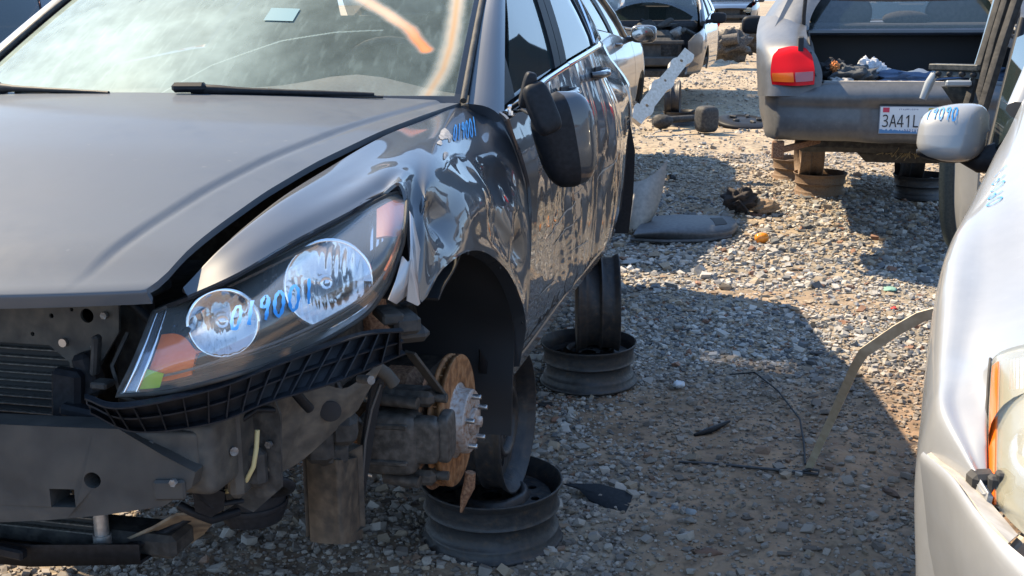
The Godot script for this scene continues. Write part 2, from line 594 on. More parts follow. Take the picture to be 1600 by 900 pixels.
func make_gravel() -> void:
	var r := RandomNumberGenerator.new()
	r.seed = 77
	var m := worn("speck", [Color(.62, .62, .62), Color(1, 1, 1)], .88, 0, 18.0, .2, .8)
	m.vertex_color_use_as_albedo = true
	var shapes := []
	for k in 7: shapes.append(stone_mesh(100 + k, 5) if k > 4 else crushed_stone(140 + k))
	var buf := []
	for k in 7: buf.append([])
	var zones := [[-1.9, -5.6, -2.0, 2.3, 60000, .0048, 1.6], [-1.9, -6.2, -2.6, 2.6, 56000, .0066, 1.0], [-6.0, -11.5, -1.5, 5.0, 62000, .0092, 1.0], [-11.3, -24.0, -1.0, 8.5, 34000, .012, .6], [-24.0, -60.0, 0.0, 16.0, 14000, .024, .5]]
	for zn in zones:
		for k in zn[4]:
			var z: float = lerpf(zn[0], zn[1], r.randf())
			var x: float = lerpf(zn[2], zn[3], r.randf())
			if x > 1.4 - z * .48 or x < -1.3 + minf(0.0, z + 1.0) * .32 - (1.0 if z > -7 else -1.5): continue
			var g := gravel_share(x, z)
			if r.randf() > minf(1.0, g * zn[6] + (.25 if zn[5] < .005 else 0.0)): continue
			var shard := r.randf() < .018
			var s: float = zn[5] * exp(r.randfn() * .5)
			if z > -6.2 and r.randf() < .05 * g: s *= 1.7
			if zn[5] > .006 and r.randf() < .006: s *= 2.3
			s = minf(s, zn[5] * 3.8)
			var bs := Basis.from_euler(Vector3(r.randfn() * .35, r.randf() * TAU, r.randfn() * .35)).scaled(Vector3(s, s * r.randf_range(.55, 1.0), s * r.randf_range(.65, 1.15)))
			if shard: bs = Basis.from_euler(Vector3(r.randfn() * .2, r.randf() * TAU, r.randfn() * .2)).scaled(Vector3(s * 1.9, s * .22, s * 1.2))
			var y := ground_y(x, z) + s * r.randf_range(.05, .5)
			var t := r.randf()
			var c := Color(.27, .26, .243).lerp(Color(.39, .368, .335), r.randf())
			if t < .16: c = Color(.40, .37, .33)
			elif t < .34: c = Color(.27, .215, .155).lerp(Color(.33, .27, .2), r.randf())
			elif t < .52: c = Color(.12, .125, .13)
			elif t < .56: c = Color(.22, .12, .08)
			if shard: c = Color(.03, .03, .032) if r.randf() < .6 else Color(.20, .13, .08)
			var bare := maxf(smooth(.15, .6, x) * smooth(-4.9, -4.2, z), smooth(-4.0, -3.3, z) * .8)
			if bare > 0.0: c = c.lerp(Color(.17, .12, .08), bare * .62)
			if z < -9.0: c = c.lerp(Color(.33, .27, .2), .45)
			c = c * r.randf_range(.8, 1.5)
			(buf[k % 7] as Array).append_array([bs.x.x, bs.y.x, bs.z.x, x, bs.x.y, bs.y.y, bs.z.y, y, bs.x.z, bs.y.z, bs.z.z, z, c.r, c.g, c.b, 1.0])
	for k in 7:
		var mm := MultiMesh.new()
		mm.transform_format = MultiMesh.TRANSFORM_3D
		mm.use_colors = true
		mm.mesh = shapes[k]
		mm.instance_count = buf[k].size() / 16
		mm.buffer = PackedFloat32Array(buf[k])
		var o := MultiMeshInstance3D.new()
		o.multimesh = mm
		o.material_override = m
		o.name = numbered("gravel"); add_child(o)
		tag(o, "loose grey and tan gravel spread over the dirt", "gravel", "loose gravel on the ground", "stuff")

# ---------------------------------------------------------------- steel rims
func rim_mesh_parts(parent: Node3D, m: Material, R := .205, W := .178, holes := 10, disc_y := .125) -> void:
	# lies flat: axis up, open dish with the disc disc_y above the ground
	var b := MB.new()
	var k := R / .205
	var prof := [[.158, .018], [.170, .004], [.205, 0], [.209, .006], [.205, .013], [.196, .018], [.194, .034], [.192, .042], [.180, .052], [.178, .088], [.188, .096], [.196, .100], [.197, .104], [.190, .110], [.191, .150], [.197, .158], [.203, W - .008], [.206, W - .002], [.203, W], [.199, W - .001], [.192, .158], [.184, .152], [.178, .122], [.170, .1], [.168, .04], [.158, .018]]
	for q in prof: q[0] *= k
	b.lathe(prof, 72)
	for i in b.p.size(): b.col[i] = Color(3.2, 2.2, 1.4).lerp(Color(1, 1, 1), smooth(.0, .022 + .012 * hn.get_noise_2d(b.p[i].x * 30, b.p[i].z * 30), b.p[i].y)) if m == M.steel_black else Color(1, 1, 1)
	obj("barrel", b, m, parent)
	b = MB.new()
	var hs := [circle(Vector2.ZERO, .032 * k, 20)]
	for i in holes: hs.append(circle(Vector2(cos(TAU * i / holes), sin(TAU * i / holes)) * .128 * k, .0135, 10))
	for i in 5: hs.append(circle(Vector2(cos(TAU * i / 5 + .3), sin(TAU * i / 5 + .3)) * .057 * k, .008, 8))
	b.plate(circle(Vector2.ZERO, .172 * k, 56), .005, Transform3D(Basis(Vector3.RIGHT, Vector3.FORWARD, Vector3.UP), Vector3(0, disc_y, 0)), hs)
	b.lathe([[.112 * k, disc_y + .003], [.104 * k, disc_y + .020], [.094 * k, disc_y + .026], [.084 * k, disc_y + .018], [.080 * k, disc_y + .003]], 48)
	obj("disc", b, m, parent)
func make_rim(label: String, at: Vector3, rot: Vector3, m: Material, R := .205, holes := 10) -> Node3D:
	var t := thing("rim_support", label, "steel rim", at, rot, "steel rims holding the cars up")
	rim_mesh_parts(t, m, R, .178, holes)
	return t

# ---------------------------------------------------------------- the dark grey sedan in front
var cellf := fnoise(5, 6.5, FastNoiseLite.TYPE_CELLULAR, 1)
var ripple := fnoise(8, 5.0, FastNoiseLite.TYPE_SIMPLEX_SMOOTH, 2)
func bump2(z: float, y: float, cz: float, cy: float, rz: float, ry: float) -> float:
	return exp(-pow((z - cz) / rz, 2) - pow((y - cy) / ry, 2))
func a_lerp(pts: Array, t: float) -> float:            # piecewise line through [t, value], t ascending
	if t <= pts[0][0]: return pts[0][1]
	for i in pts.size() - 1:
		if t <= pts[i + 1][0]: return lerpf(pts[i][1], pts[i + 1][1], (t - pts[i][0]) / (pts[i + 1][0] - pts[i][0]))
	return pts[-1][1]
func a_side(z: float, y: float) -> float:
	var x := 0.0
	var pr := [[.28, .83], [.34, .868], [.40, .886], [.5, .897], [.62, .903], [.74, .903], [.84, .890], [.9, .874], [.96, .850], [1.04, .826], [1.12, .795]]
	x = (a_lerp(pr, y - .03) + a_lerp(pr, y) + a_lerp(pr, y + .03)) / 3.0
	var t := clampf((-z - 1.9) / 1.9, 0, 1)
	return x - lerpf(.20 * pow(t, 1.3), .27 * t, smooth(.82, 1.05, y))
func fold(p: Vector2, f: float, seed_: float) -> float:  # creased sheet metal: flat facets between sharp folds, -1..1
	var s := 0.0
	for k in 4:
		var a := seed_ + k * 2.4
		var d := Vector2(cos(a), sin(a))
		var ph := p.dot(d) * f * (1.0 + .31 * k) + seed_ * 1.7 + k * .37 + .30 * ripple.get_noise_2d(p.x * .45 + k * 9.0 + seed_, p.y * .55)
		s += (absf(ph - floor(ph) - .5) * 4.0 - 1.0) / (1.0 + .35 * k)
	return s * .42
func a_belt(z: float) -> float:
	return a_lerp([[-3.9, 1.05], [-3.3, 1.09], [-2.6, 1.11], [-1.95, 1.088], [-1.36, 1.045], [-.96, 1.012], [-.67, .978], [-.45, .952]], z)
func a_glass_x(z: float, y: float) -> float:
	var s := clampf((y - a_belt(z)) / (1.41 - a_belt(z)), 0, 1)
	var t := clampf((-z - 1.9) / 1.9, 0, 1)
	return .822 - .175 * pow(s, 1.15) - .27 * t
func side_panel(zf: Callable, zr: Callable, top: Callable, bot: Callable, nu: int, nv: int, sx: Callable, dent = null) -> Array:
	var rows := []
	for j in nv + 1:
		var l := []
		for i in nu + 1:
			var s := float(i) / nu
			var zm: float = lerpf(zf.call(.7), zr.call(.7), s)
			var y: float = lerpf(top.call(zm), bot.call(zm), float(j) / nv)
			var z: float = lerpf(zf.call(y), zr.call(y), s)
			y = lerpf(top.call(z), bot.call(z), float(j) / nv)
			var x: float = sx.call(z, y)
			if dent != null: x += float((dent as Callable).call(z, y)) * smooth(0, .1, s) * smooth(1, .9, s)
			l.append(Vector3(x, y, z))
		rows.append(l)
	return rows
func pane(corners: Array, gx: Callable, inset: float, nu := 10, nv := 10) -> Array:   # corners (z, y): bottom front, bottom rear, top rear, top front
	var rows := []
	for j in nv + 1:
		var l := []
		for i in nu + 1:
			var u := float(i) / nu
			var v := float(j) / nv
			var a: Vector2 = (corners[3] as Vector2).lerp(corners[2], u)
			var c: Vector2 = (corners[0] as Vector2).lerp(corners[1], u)
			var q := a.lerp(c, v)
			l.append(Vector3(float(gx.call(q.x, q.y)) - inset, q.y, q.x))
		rows.append(l)
	return rows
func mirror_rows(rows: Array) -> Array:
	var o := []
	for r in rows:
		var l := []
		for q in r: l.append(Vector3(-q.x, q.y, q.z))
		o.append(l)
	return o

func windshield_point(u: float, v: float) -> Vector3:
	var k := 2.0 * u - 1.0
	var s := k * k
	var b := Vector3(k * .725, 1.0 - .01 * s, -.22 - .23 * s)
	var t := Vector3(k * .62, 1.45 - .06 * s, -1.06 - .11 * s)
	var p := b.lerp(t, v)
	p.y += .025 * 4.0 * v * (1.0 - v) * (1.0 - s * .5)
	return p

func dist_poly(p: Vector2, l: Array) -> Vector2:       # distance to a line of points, and how far along it
	var best := 1e9
	var al := 0.0
	for i in l.size() - 1:
		var a: Vector2 = l[i]
		var ab: Vector2 = l[i + 1] - a
		var t := clampf((p - a).dot(ab) / ab.length_squared(), 0, 1)
		var d := p.distance_to(a + ab * t)
		if d < best: best = d; al = (i + t) / (l.size() - 1)
	return Vector2(best, al)

func windshield_material() -> StandardMaterial3D:
	var w := 512
	var h := 256
	var im := Image.create(w, h, false, Image.FORMAT_RGBA8)
	var f := fnoise(4, .012, FastNoiseLite.TYPE_SIMPLEX_SMOOTH, 5)
	var f2 := fnoise(6, .05, FastNoiseLite.TYPE_SIMPLEX_SMOOTH, 3)
	var s1 := [Vector2(.755, .62), Vector2(.78, .53), Vector2(.825, .475), Vector2(.885, .38), Vector2(.925, .27)]
	var s2 := [Vector2(.955, .62), Vector2(.962, .45), Vector2(.965, .3), Vector2(.962, .17), Vector2(.945, .02)]
	var sc := [Vector2(.50, .02), Vector2(.57, .16), Vector2(.67, .28), Vector2(.76, .335), Vector2(.84, .36)]
	var asp := Vector2(1.45, .85)
	for a in [s1, s2, sc]:
		for i in a.size(): a[i] *= asp
	for y in h:
		for x in w:
			var uv := Vector2((x + .5) / w, (y + .5) / h)
			var p := uv * asp
			var n := f.get_noise_2d(x, y * 1.6)
			var n2 := f2.get_noise_2d(x, y)
			var dust := .40 + .14 * n + .07 * n2
			dust += .26 * exp(-pow((uv.x - .36) / .26, 2) - pow((uv.y - .18) / .4, 2))
			dust += .12 * smooth(.45, .1, uv.x)
			dust *= lerpf(1.0, .46, smooth(.52, .78, uv.x))
			var rain := smooth(.25, .5, f2.get_noise_2d(x * 2.2, y * .5 + 90.0))
			dust += rain * .05
			var c := Color(.47, .55, .46)
			var al := clampf(dust, .12, .8)
			var d := dist_poly(p, sc)
			if d.x < .004: al = maxf(al, .62 * smooth(.004, .001, d.x) * (1.0 - .4 * d.y) + al * .3)
			d = dist_poly(p, s1)
			var k := smooth(.040 - .014 * d.y, .002, d.x + .004 * n2) * lerpf(.75, 1.0, d.y)
			if k > 0: c = c.lerp(Color(.80, .50, .30).lerp(Color(.85, .27, .07), smooth(.55, .95, d.y)), clampf(k * 1.3, 0, 1)); al = lerpf(al, .95, k)
			d = dist_poly(p, s2)
			k = smooth(.034, .004, d.x + .004 * n2) * lerpf(.9, .6, d.y)
			if k > 0: c = c.lerp(Color(.66, .52, .34).lerp(Color(.72, .42, .18), smooth(.012, .0, d.x)), clampf(k * 1.3, 0, 1)); al = lerpf(al, .92, k)
			if uv.y < .035 or uv.x < .012 or uv.x > .988:
				al = maxf(al, .9); c = Color(.012, .012, .013)
			c = lin(c)
			c.a = al
			im.set_pixel(x, y, c)
	var m := plain(Color(1, 1, 1), .9)
	m.metallic_specular = .1
	m.albedo_texture = ImageTexture.create_from_image(im)
	m.transparency = BaseMaterial3D.TRANSPARENCY_ALPHA
	m.clearcoat_enabled = true; m.clearcoat = 1.0; m.clearcoat_roughness = .02
	return m

func make_sedan() -> void:
	var car := thing("sedan", "dark grey sedan with no front bumper, crumpled side and blue numbers on its headlight", "car", Vector3(-.937, .282, -2.645), Vector3(-.0157, -.2373, 0))
	# --- hood
	var he := [[-.461, .728], [-.213, .698], [-.018, .673], [.257, .640], [.45, .618], [.644, .603], [.772, .593], [.813, .586]]
	var hy := [[-.461, .991], [-.213, .976], [-.018, .960], [.257, .927], [.45, .894], [.644, .853], [.772, .815], [.813, .801]]
	var rows := []
	for j in 49:
		var v := j / 48.0
		var l := []
		for i in 181:
			var k := i / 90.0 - 1.0
			var s := k * k
			var z0 := lerpf(.813, -.461, v)
			var z := z0 + (1.0 - s) * lerpf(.13, .215, v)
			var xe := a_lerp(he, z0) - .006
			var y := a_lerp(hy, z0)
			y = (a_lerp(hy, z0 - .05) + y * 2.0 + a_lerp(hy, z0 + .05)) / 4.0
			y += (1.0 - s) * lerpf(.0, .028, smooth(0, .5, v)) - lerpf(.02, 0, smooth(0, .1, v)) * .5
			var cr := lerpf(.80, .935, v)                 # the pressed line along the hood
			y += .0045 * smooth(cr + .012, cr - .012, absf(k)) * smooth(0, .12, v) - .0016 * exp(-pow((absf(k) - cr - .018) / .010, 2)) * smooth(0, .12, v)
			l.append(Vector3(k * xe, y, z))
		rows.append(l)
	for e in 3:                                           # rolled front lip
		var l := []
		for q in rows[0]: l.append(q + Vector3(0, -.008, -.002) if e == 0 else q)
		if e == 0:
			rows.insert(0, l)
			var l2 := []
			for q in l: l2.append(q + Vector3(0, -.018, -.012))
			rows.insert(0, l2)
	var b := MB.new()
	b.sheet(rows, .014)
	obj("hood", b, M.hood, car)
	# --- front fender, left side: crumpled behind the lamp
	var fn := Net.new([
		V([0.6,0.787,0.74, 0.605,0.781,0.745, 0.61,0.776,0.749, 0.615,0.773,0.753]),
		V([0.62,0.841,0.641, 0.64,0.828,0.666, 0.66,0.816,0.689, 0.68,0.803,0.709]),
		V([0.635,0.886,0.456, 0.67,0.87,0.519, 0.7,0.852,0.569, 0.72,0.832,0.598]),
		V([0.655,0.918,0.229, 0.7,0.9,0.33, 0.74,0.882,0.422, 0.765,0.859,0.472]),
		V([0.68,0.951,-0.003, 0.73,0.93,0.131, 0.78,0.913,0.274, 0.8,0.881,0.368]),
		V([0.7,0.966,-0.212, 0.76,0.942,-0.005, 0.81,0.915,0.185, 0.84,0.889,0.34]),
		V([0.715,0.979,-0.37, 0.8,0.932,-0.042, 0.865,0.874,0.262, 0.885,0.704,0.417]),
		V([0.725,0.983,-0.461, 0.81,0.913,-0.157, 0.885,0.844,0.144, 0.9,0.738,0.312]),
		V([0.735,0.991,-0.534, 0.825,0.894,-0.268, 0.895,0.82,-0.018, 0.905,0.741,0.15]),
		V([0.765,0.986,-0.53, 0.845,0.88,-0.33, 0.895,0.78,-0.188, 0.905,0.699,-0.029]),
		V([0.81,0.972,-0.471, 0.86,0.855,-0.411, 0.897,0.727,-0.326, 0.905,0.601,-0.236]),
		V([0.835,0.962,-0.443, 0.872,0.835,-0.449, 0.9,0.683,-0.395, 0.905,0.457,-0.384]),
		V([0.855,0.956,-0.401, 0.888,0.785,-0.464, 0.902,0.543,-0.443, 0.88,0.325,-0.417])])
	var fdent := func(s: Vector3, u: float, v: float) -> float:
		var m := bump2(s.z, s.y, -.22, .80, .20, .10) + bump2(s.z, s.y, -.36, .70, .14, .16) + .9 * bump2(s.z, s.y, .24, .83, .12, .06)
		m = clampf(m * 1.2, 0, 1) * smooth(.34, .55, u) * smooth(1.0, .9, u) * smooth(1.0, .84, v)
		var q := Vector2(s.z + .25 * s.y, s.y - .15 * s.z)
		return m * (-.016 + .021 * fold(q, 3.6, .8)) - .014 * pow(smooth(.24, 0, u), 2.0) * smooth(.30, .08, v)
	b = MB.new()
	b.sheet(fn.rows(70, 150, 0, 1, 0, 1, fdent), .006)
	var fender := obj("front_fender", b, M.paint, car)
	fender.set_meta("label", "crumpled left front fender")
	# inward flange round the wheel arch, with bolt holes
	var arch := []
	for k in 31: arch.append(fn.at(1, lerpf(.5, 1, k / 30.0)))
	var fl := []
	for q in arch: fl.append(q + Vector3(-.035, -.012 + .01 * smooth(.3, -.3, q.z), 0))
	b = MB.new()
	b.sheet([arch, fl], .004)
	var fl_o := obj("arch_flange", b, M.paint, fender)
	for k in [4, 11, 18, 25]:
		var hq: Vector3 = (arch[k] as Vector3).lerp(fl[k], .35) + Vector3(.003, -.006, 0)
		b = MB.new(); b.blob(hq, Vector3(.004, .0045, .0045), hn, .0, 8, 6); obj("bolt_hole", b, M.liner, fl_o)
	write_on("019001", func(x: float, y: float) -> Array:
		var u := lerpf(.30, .17, y) - .06 * x
		var v := lerpf(.535, .655, x)
		return [fn.at(u, v), fn.normal(u, v)], .0036, M.blue_ink, fender)
	# pale scuffed primer patches on the shoulder
	var sr := RandomNumberGenerator.new()
	sr.seed = 12
	b = MB.new()
	for c in [[.25, .50, .05, .022], [.33, .487, .02, .01], [.42, .52, .03, .009], [.28, .525, .03, .01]]:
		var ring := []
		var mid := []
		for k in 19:
			var a := TAU * (k % 18) / 18
			var w: float = 1.0 + .16 * sin(a * 3 + c[1] * 90) + .07 * sin(a * 7 + 1.0)
			var u: float = c[0] + sin(a) * c[2] * w
			var v: float = c[1] + cos(a) * c[3] * w
			ring.append(fn.at(u, v) + fn.normal(u, v) * .0012)
			mid.append(fn.at(c[0], c[1]) + fn.normal(c[0], c[1]) * .0016)
		b.grid([ring, mid])
	obj("scuff", b, worn("grain", [Color(.18, .17, .16), Color(.34, .32, .30)], .8, 0, 6.0), fender)
	var rfn := []
	for r in fn.rows(10, 24): rfn.append(r)
	b = MB.new()
	b.sheet(mirror_rows(rfn), .006, true)
	obj("front_fender", b, M.paint, car)
	# --- doors and quarter panel
	var door_f := func(y: float) -> float: return a_lerp([[.325, -.421], [.543, -.447], [.66, -.460], [.785, -.468], [.88, -.438], [.956, -.406], [1.0, -.396]], y)
	var split := func(y: float) -> float: return -1.46 - .03 * (y - .7)
	var split2 := func(y: float) -> float: return -1.468 - .03 * (y - .7)
	var rear := func(y: float) -> float: return -2.30
	var rear2 := func(y: float) -> float: return -2.308
	var tail := func(y: float) -> float: return -3.84
	var sill := func(z: float) -> float: return lerpf(.335, .36, smooth(-.4, -1.4, z))
	var archb := func(z: float) -> float:
		var d := absf(z + 2.80)
		return maxf(.365, .33 + sqrt(maxf(0, .37 * .37 - d * d))) if d < .37 else .365
	var ddent := func(z: float, y: float) -> float:
		var d := -.030 * bump2(z, y, -1.22, .78, .16, .2) - .030 * bump2(z, y, -1.62, .70, .2, .26) + .012 * bump2(z, y, -1.38, .72, .06, .3)
		d -= .014 * bump2(z, y, -.86, .58, .2, .16)
		var m := bump2(z, y, -1.3, .62, .75, .36)
		d += m * .006 * ripple.get_noise_2d(z * .9, y * .4)
		d += m * smooth(-.75, -1.2, z) * (.011 * fold(Vector2(z * 1.2 + .3 * y, y * .55 - .2 * z), 3.1, 1.3) + .003 * fold(Vector2(z, y * .6), 8.0, 4.0))
		d += .0035 * bump2(z, y, -.95, .52, .3, .14) * ripple.get_noise_2d(z * 1.6, y * 4.0)
		return d
	b = MB.new()
	b.sheet(side_panel(door_f, split, a_belt, sill, 110, 90, a_side, ddent), .008, true)
	var fd := obj("front_door", b, M.paint, car)
	b = MB.new()
	b.sheet(side_panel(split2, rear, a_belt, func(z: float) -> float: return maxf(sill.call(z), archb.call(z)), 90, 80, a_side, ddent), .02, true)
	var rd := obj("rear_door", b, M.paint, car)
	b = MB.new()
	b.sheet(side_panel(rear2, tail, a_belt, archb, 80, 24, a_side), .01, true)
	obj("rear_quarter", b, M.paint, car)
	for sd in [[door_f, split, sill], [split2, rear, archb], [rear2, tail, archb]]:
		b = MB.new()
		b.sheet(mirror_rows(side_panel(sd[0], sd[1], a_belt, sd[2], 16, 10, a_side)), .01)
		obj("right_side_panel", b, M.paint, car)
	# sill under the doors
	var s0 := []; var s1 := []; var s2 := []; var s3 := []
	for k in 25:
		var z := lerpf(-.40, -2.36, k / 24.0)
		s0.append(Vector3(a_side(z, .36) - .012, sill.call(z) - .006, z)); s1.append(Vector3(a_side(z, .36) - .004, sill.call(z) - .03, z)); s2.append(Vector3(.80, .285, z)); s3.append(Vector3(.70, .28, z))
	b = MB.new()
	b.sheet([s0, s1, s2, s3], .012, true)
	obj("sill", b, M.paint, car)
	# glass
	var cor := func(z0: float, z1: float, z2: float, z3: float, y3: float) -> Array: return [Vector2(z0, a_belt(z0) + .012), Vector2(z1, a_belt(z1) + .012), Vector2(z2, 1.395), Vector2(z3, y3)]
	b = MB.new(); b.sheet(pane(cor.call(-.60, -1.21, -1.45, -1.16, 1.37), a_glass_x, .012), .004, true); obj("window_glass", b, M.side_glass, fd)
	b = MB.new(); b.sheet(pane([Vector2(-.50, .970), Vector2(-.68, .992), Vector2(-.72, 1.11), Vector2(-.69, 1.115)], a_glass_x, .010), .012, true); obj("mirror_sail", b, M.black, fd)
	b = MB.new(); b.sheet(pane(cor.call(-1.20, -1.285, -1.53, -1.44, 1.395), a_glass_x, .004), .02, true); obj("pillar_trim", b, M.black, fd)
	b = MB.new(); b.sheet(pane(cor.call(-1.292, -1.385, -1.64, -1.538, 1.395), a_glass_x, .004), .02, true); obj("pillar_trim", b, M.black, rd)
	b = MB.new(); b.sheet(pane(cor.call(-1.38, -1.93, -2.14, -1.635, 1.395), a_glass_x, .012), .004, true); obj("window_glass", b, M.side_glass, rd)
	b = MB.new(); b.sheet(pane(cor.call(-1.92, -2.02, -2.22, -2.13, 1.395), a_glass_x, .004), .02, true); obj("pillar_trim", b, M.black, rd)
	b = MB.new(); b.sheet(pane([Vector2(-2.02, a_belt(-2.02) + .004), Vector2(-3.15, a_belt(-3.15)), Vector2(-2.72, 1.40), Vector2(-2.22, 1.405)], a_glass_x, .002, 14, 12), .03, true); obj("rear_pillar", b, M.paint, car)
	b = MB.new()
	b.sheet(mirror_rows(pane(cor.call(-.5, -2.02, -2.2, -1.18, 1.39), a_glass_x, .01)), .004); obj("window_glass", b, M.side_glass, car)
	b = MB.new()
	b.sheet(mirror_rows(pane([Vector2(-2.02, a_belt(-2.02)), Vector2(-3.15, a_belt(-3.15)), Vector2(-2.72, 1.40), Vector2(-2.22, 1.405)], a_glass_x, .002)), .03); obj("rear_pillar", b, M.paint, car)
	# bright strips along the belt and round the glass
	for pr in [[-.47, -1.29, fd], [-1.30, -2.03, rd]]:
		var pth := []
		for k in 13:
			var z := lerpf(pr[0], pr[1], k / 12.0)
			pth.append(Vector3(a_glass_x(z, a_belt(z)) + .012, a_belt(z) + .008, z))
		b = MB.new(); b.tube(pth, .0095, 8); obj("chrome_strip", b, M.chrome, pr[2])
	var fr := []
	for k in 9: fr.append(Vector3(a_glass_x(-.47, lerpf(.97, 1.39, k / 8.0)) + .001 - .02 * k / 8.0, lerpf(.97, 1.385, k / 8.0), lerpf(-.49, -1.165, k / 8.0)))
	b = MB.new(); b.tube(fr, .005, 6); obj("chrome_edge", b, M.chrome, fd)
	fr = []
	for k in 9: fr.append(Vector3(a_glass_x(-2.1, lerpf(1.10, 1.39, k / 8.0)) + .006, lerpf(1.10, 1.39, k / 8.0), lerpf(-2.025, -2.22, k / 8.0)))
	b = MB.new(); b.tube(fr, .006, 6); obj("chrome_edge", b, M.chrome, rd)
	# door handles
	for h in [[-1.16, .965, fd], [-1.85, .995, rd]]:
		var dx: float = a_side(h[0], h[1])
		b = MB.new()
		b.tube([Vector3(dx - .004, h[1], h[0] + .10), Vector3(dx + .026, h[1] + .002, h[0] + .085), Vector3(dx + .036, h[1] + .004, h[0]), Vector3(dx + .026, h[1] + .006, h[0] - .085), Vector3(dx - .004, h[1] + .006, h[0] - .10)], [.012, .014, .0135, .014, .012], 8)
		var hd := obj("door_handle", b, M.paint, h[2])
		b = MB.new(); b.box(Vector3(dx + .001, h[1] + .003, h[0]), Vector3(.006, .05, .13), Basis(), .002); obj("handle_cup", b, M.black, hd)
	# --- pillars, windshield, roof
	for sg in [1.0, -1.0]:
		var pr2 := []
		for k in 13:
			var t := k / 12.0
			var w := Vector3(.742, .988, -.455).lerp(Vector3(.632, 1.392, -1.172), t)
			var d := Vector3(.835, .95, -.455).lerp(Vector3(.664, 1.40, -1.185), t)
			w.y += .02 * sin(PI * t); d.y += .012 * sin(PI * t)
			var l := []
			for i in 7:
				var s := i / 6.0
				var q := w.lerp(d, s) + Vector3(.5, .6, .3).normalized() * .015 * sin(PI * s)
				q.x *= sg
				l.append(q)
			pr2.append(l)
		b = MB.new(); b.sheet(pr2, .03, sg < 0); obj("windshield_pillar", b, M.paint, car)
		var ml := []
		for k in 13:
			var q := windshield_point(1.0, k / 12.0)
			ml.append(Vector3((q.x + .008) * sg, q.y + .006, q.z + .004))
		b = MB.new(); b.tube(ml, .0085, 8); obj("windshield_molding", b, M.dirty_black, car)
	rows = []
	for j in 21:
		var l := []
		for i in 41: l.append(windshield_point(i / 40.0, j / 20.0))
		rows.append(l)
	b = MB.new(); b.grid(rows)
	var ws := obj("windshield", b, windshield_material(), car)
	b = MB.new()
	var st := []
	for j in 5:
		var l := []
		for i in 7: l.append(windshield_point(lerpf(.615, .672, i / 6.0), lerpf(.38, .45, j / 4.0)) + Vector3(0, .002, .002))
		st.append(l)
	b.grid(st)
	var sm := plain(Color(.10, .21, .23), .6)
	obj("sticker", b, sm, ws)
	rows = []
	for j in 25:
		var v := j / 24.0
		var l := []
		for i in 25:
			var k := i / 12.0 - 1.0
			var s := k * k
			var z := lerpf(-1.06 - .11 * s, -2.72 - .05 * (1.0 - s), v)
			var xr := a_glass_x(z, 1.41) + .008
			var y := 1.40 + .075 * (1.0 - s * s) * (.7 + .3 * sin(PI * v)) - .02 * v
			l.append(Vector3(k * xr, y, z))
		rows.append(l)
	b = MB.new(); b.sheet(rows, .03); obj("roof", b, M.paint, car)
	rows = []
	for j in 9:
		var l := []
		for i in 17:
			var k := i / 8.0 - 1.0
			l.append(Vector3(k * lerpf(.52, .60, j / 8.0), lerpf(1.44 - .045 * k * k, 1.09, j / 8.0), lerpf(-2.74, -3.2 - .08 * (1.0 - k * k), j / 8.0)))
		rows.append(l)
	b = MB.new(); b.grid(rows); obj("rear_window", b, M.side_glass, car)
	rows = []
	for j in 9:
		var l := []
		for i in 17:
			var k := i / 8.0 - 1.0
			l.append(Vector3(k * (a_side(lerpf(-3.18, -3.84, j / 8.0), 1.07) - .005), lerpf(1.095, 1.06, j / 8.0) + .02 * (1.0 - k * k), lerpf(-3.18, -3.84, j / 8.0)))
		rows.append(l)
	rows.append([])
	for i in 17: rows[9].append(Vector3((i / 8.0 - 1.0) * .54, .8, -3.88))
	b = MB.new(); b.sheet(rows, .012); obj("trunk_lid", b, M.paint, car)
	b = MB.new(); b.box(Vector3(0, .6, -3.80), Vector3(1.2, .44, .16)); obj("rear_bumper_bar", b, M.dirty_black, car)
	# black liner hanging behind the rear wheel opening
	b = MB.new()
	b.sheet(V([.80,.80,-2.9, .835,.6,-2.93, .83,.40,-2.93, .815,.22,-2.9, .78,.8,-3.25, .80,.6,-3.28, .80,.40,-3.26, .79,.24,-3.22]).slice(0, 4).map(func(q: Vector3) -> Array: return [q + Vector3(-.25, 0, .03), q + Vector3(-.1, 0, .02), q, q + Vector3(-.015, 0, -.05)]), .008)
	obj("splash_shield", b, M.black, car)
	# --- inside and underneath
	b = MB.new(); b.box(Vector3(0, .30, -1.9), Vector3(1.42, .10, 3.7), Basis(), .02); obj("floor", b, M.dirty_black, car)
	b = MB.new(); b.box(Vector3(0, .70, -.42), Vector3(1.40, .56, .06), Basis(), .01); obj("firewall", b, M.dirty_black, car)
	b = MB.new(); b.box(Vector3(0, .72, -2.70), Vector3(1.24, .72, .05), Basis(), .01); obj("rear_bulkhead", b, M.dirty_black, car)
	rows = []
	for j in 8:
		var l := []
		for i in 21:
			var k := i / 10.0 - 1.0
			var q := [[.97, -.40], [.985, -.50], [1.0, -.66], [1.01, -.78], [1.0, -.85], [.93, -.9], [.8, -.88], [.6, -.84]][j] as Array
			var hood_ := .045 * exp(-pow((k * .7 - .36) / .17, 2)) * smooth(-.55, -.78, q[1])
			l.append(Vector3(k * .72, q[0] + hood_ - .03 * k * k, q[1] + .12 * (1.0 - k * k)))
		rows.append(l)
	b = MB.new(); b.grid(rows); obj("dashboard", b, worn("speck", [Color(.035, .036, .037), Color(.06, .06, .06)], .7, 0, 3.0), car)
	b = MB.new()
	var wheel := []
	var wb := Basis(Vector3.RIGHT, deg_to_rad(-62))
	for k in 33: wheel.append(Vector3(.37, .97, -1.02) + wb * Vector3(cos(TAU * k / 32) * .185, 0, sin(TAU * k / 32) * .185))
	b.tube(wheel, .014, 8, false)
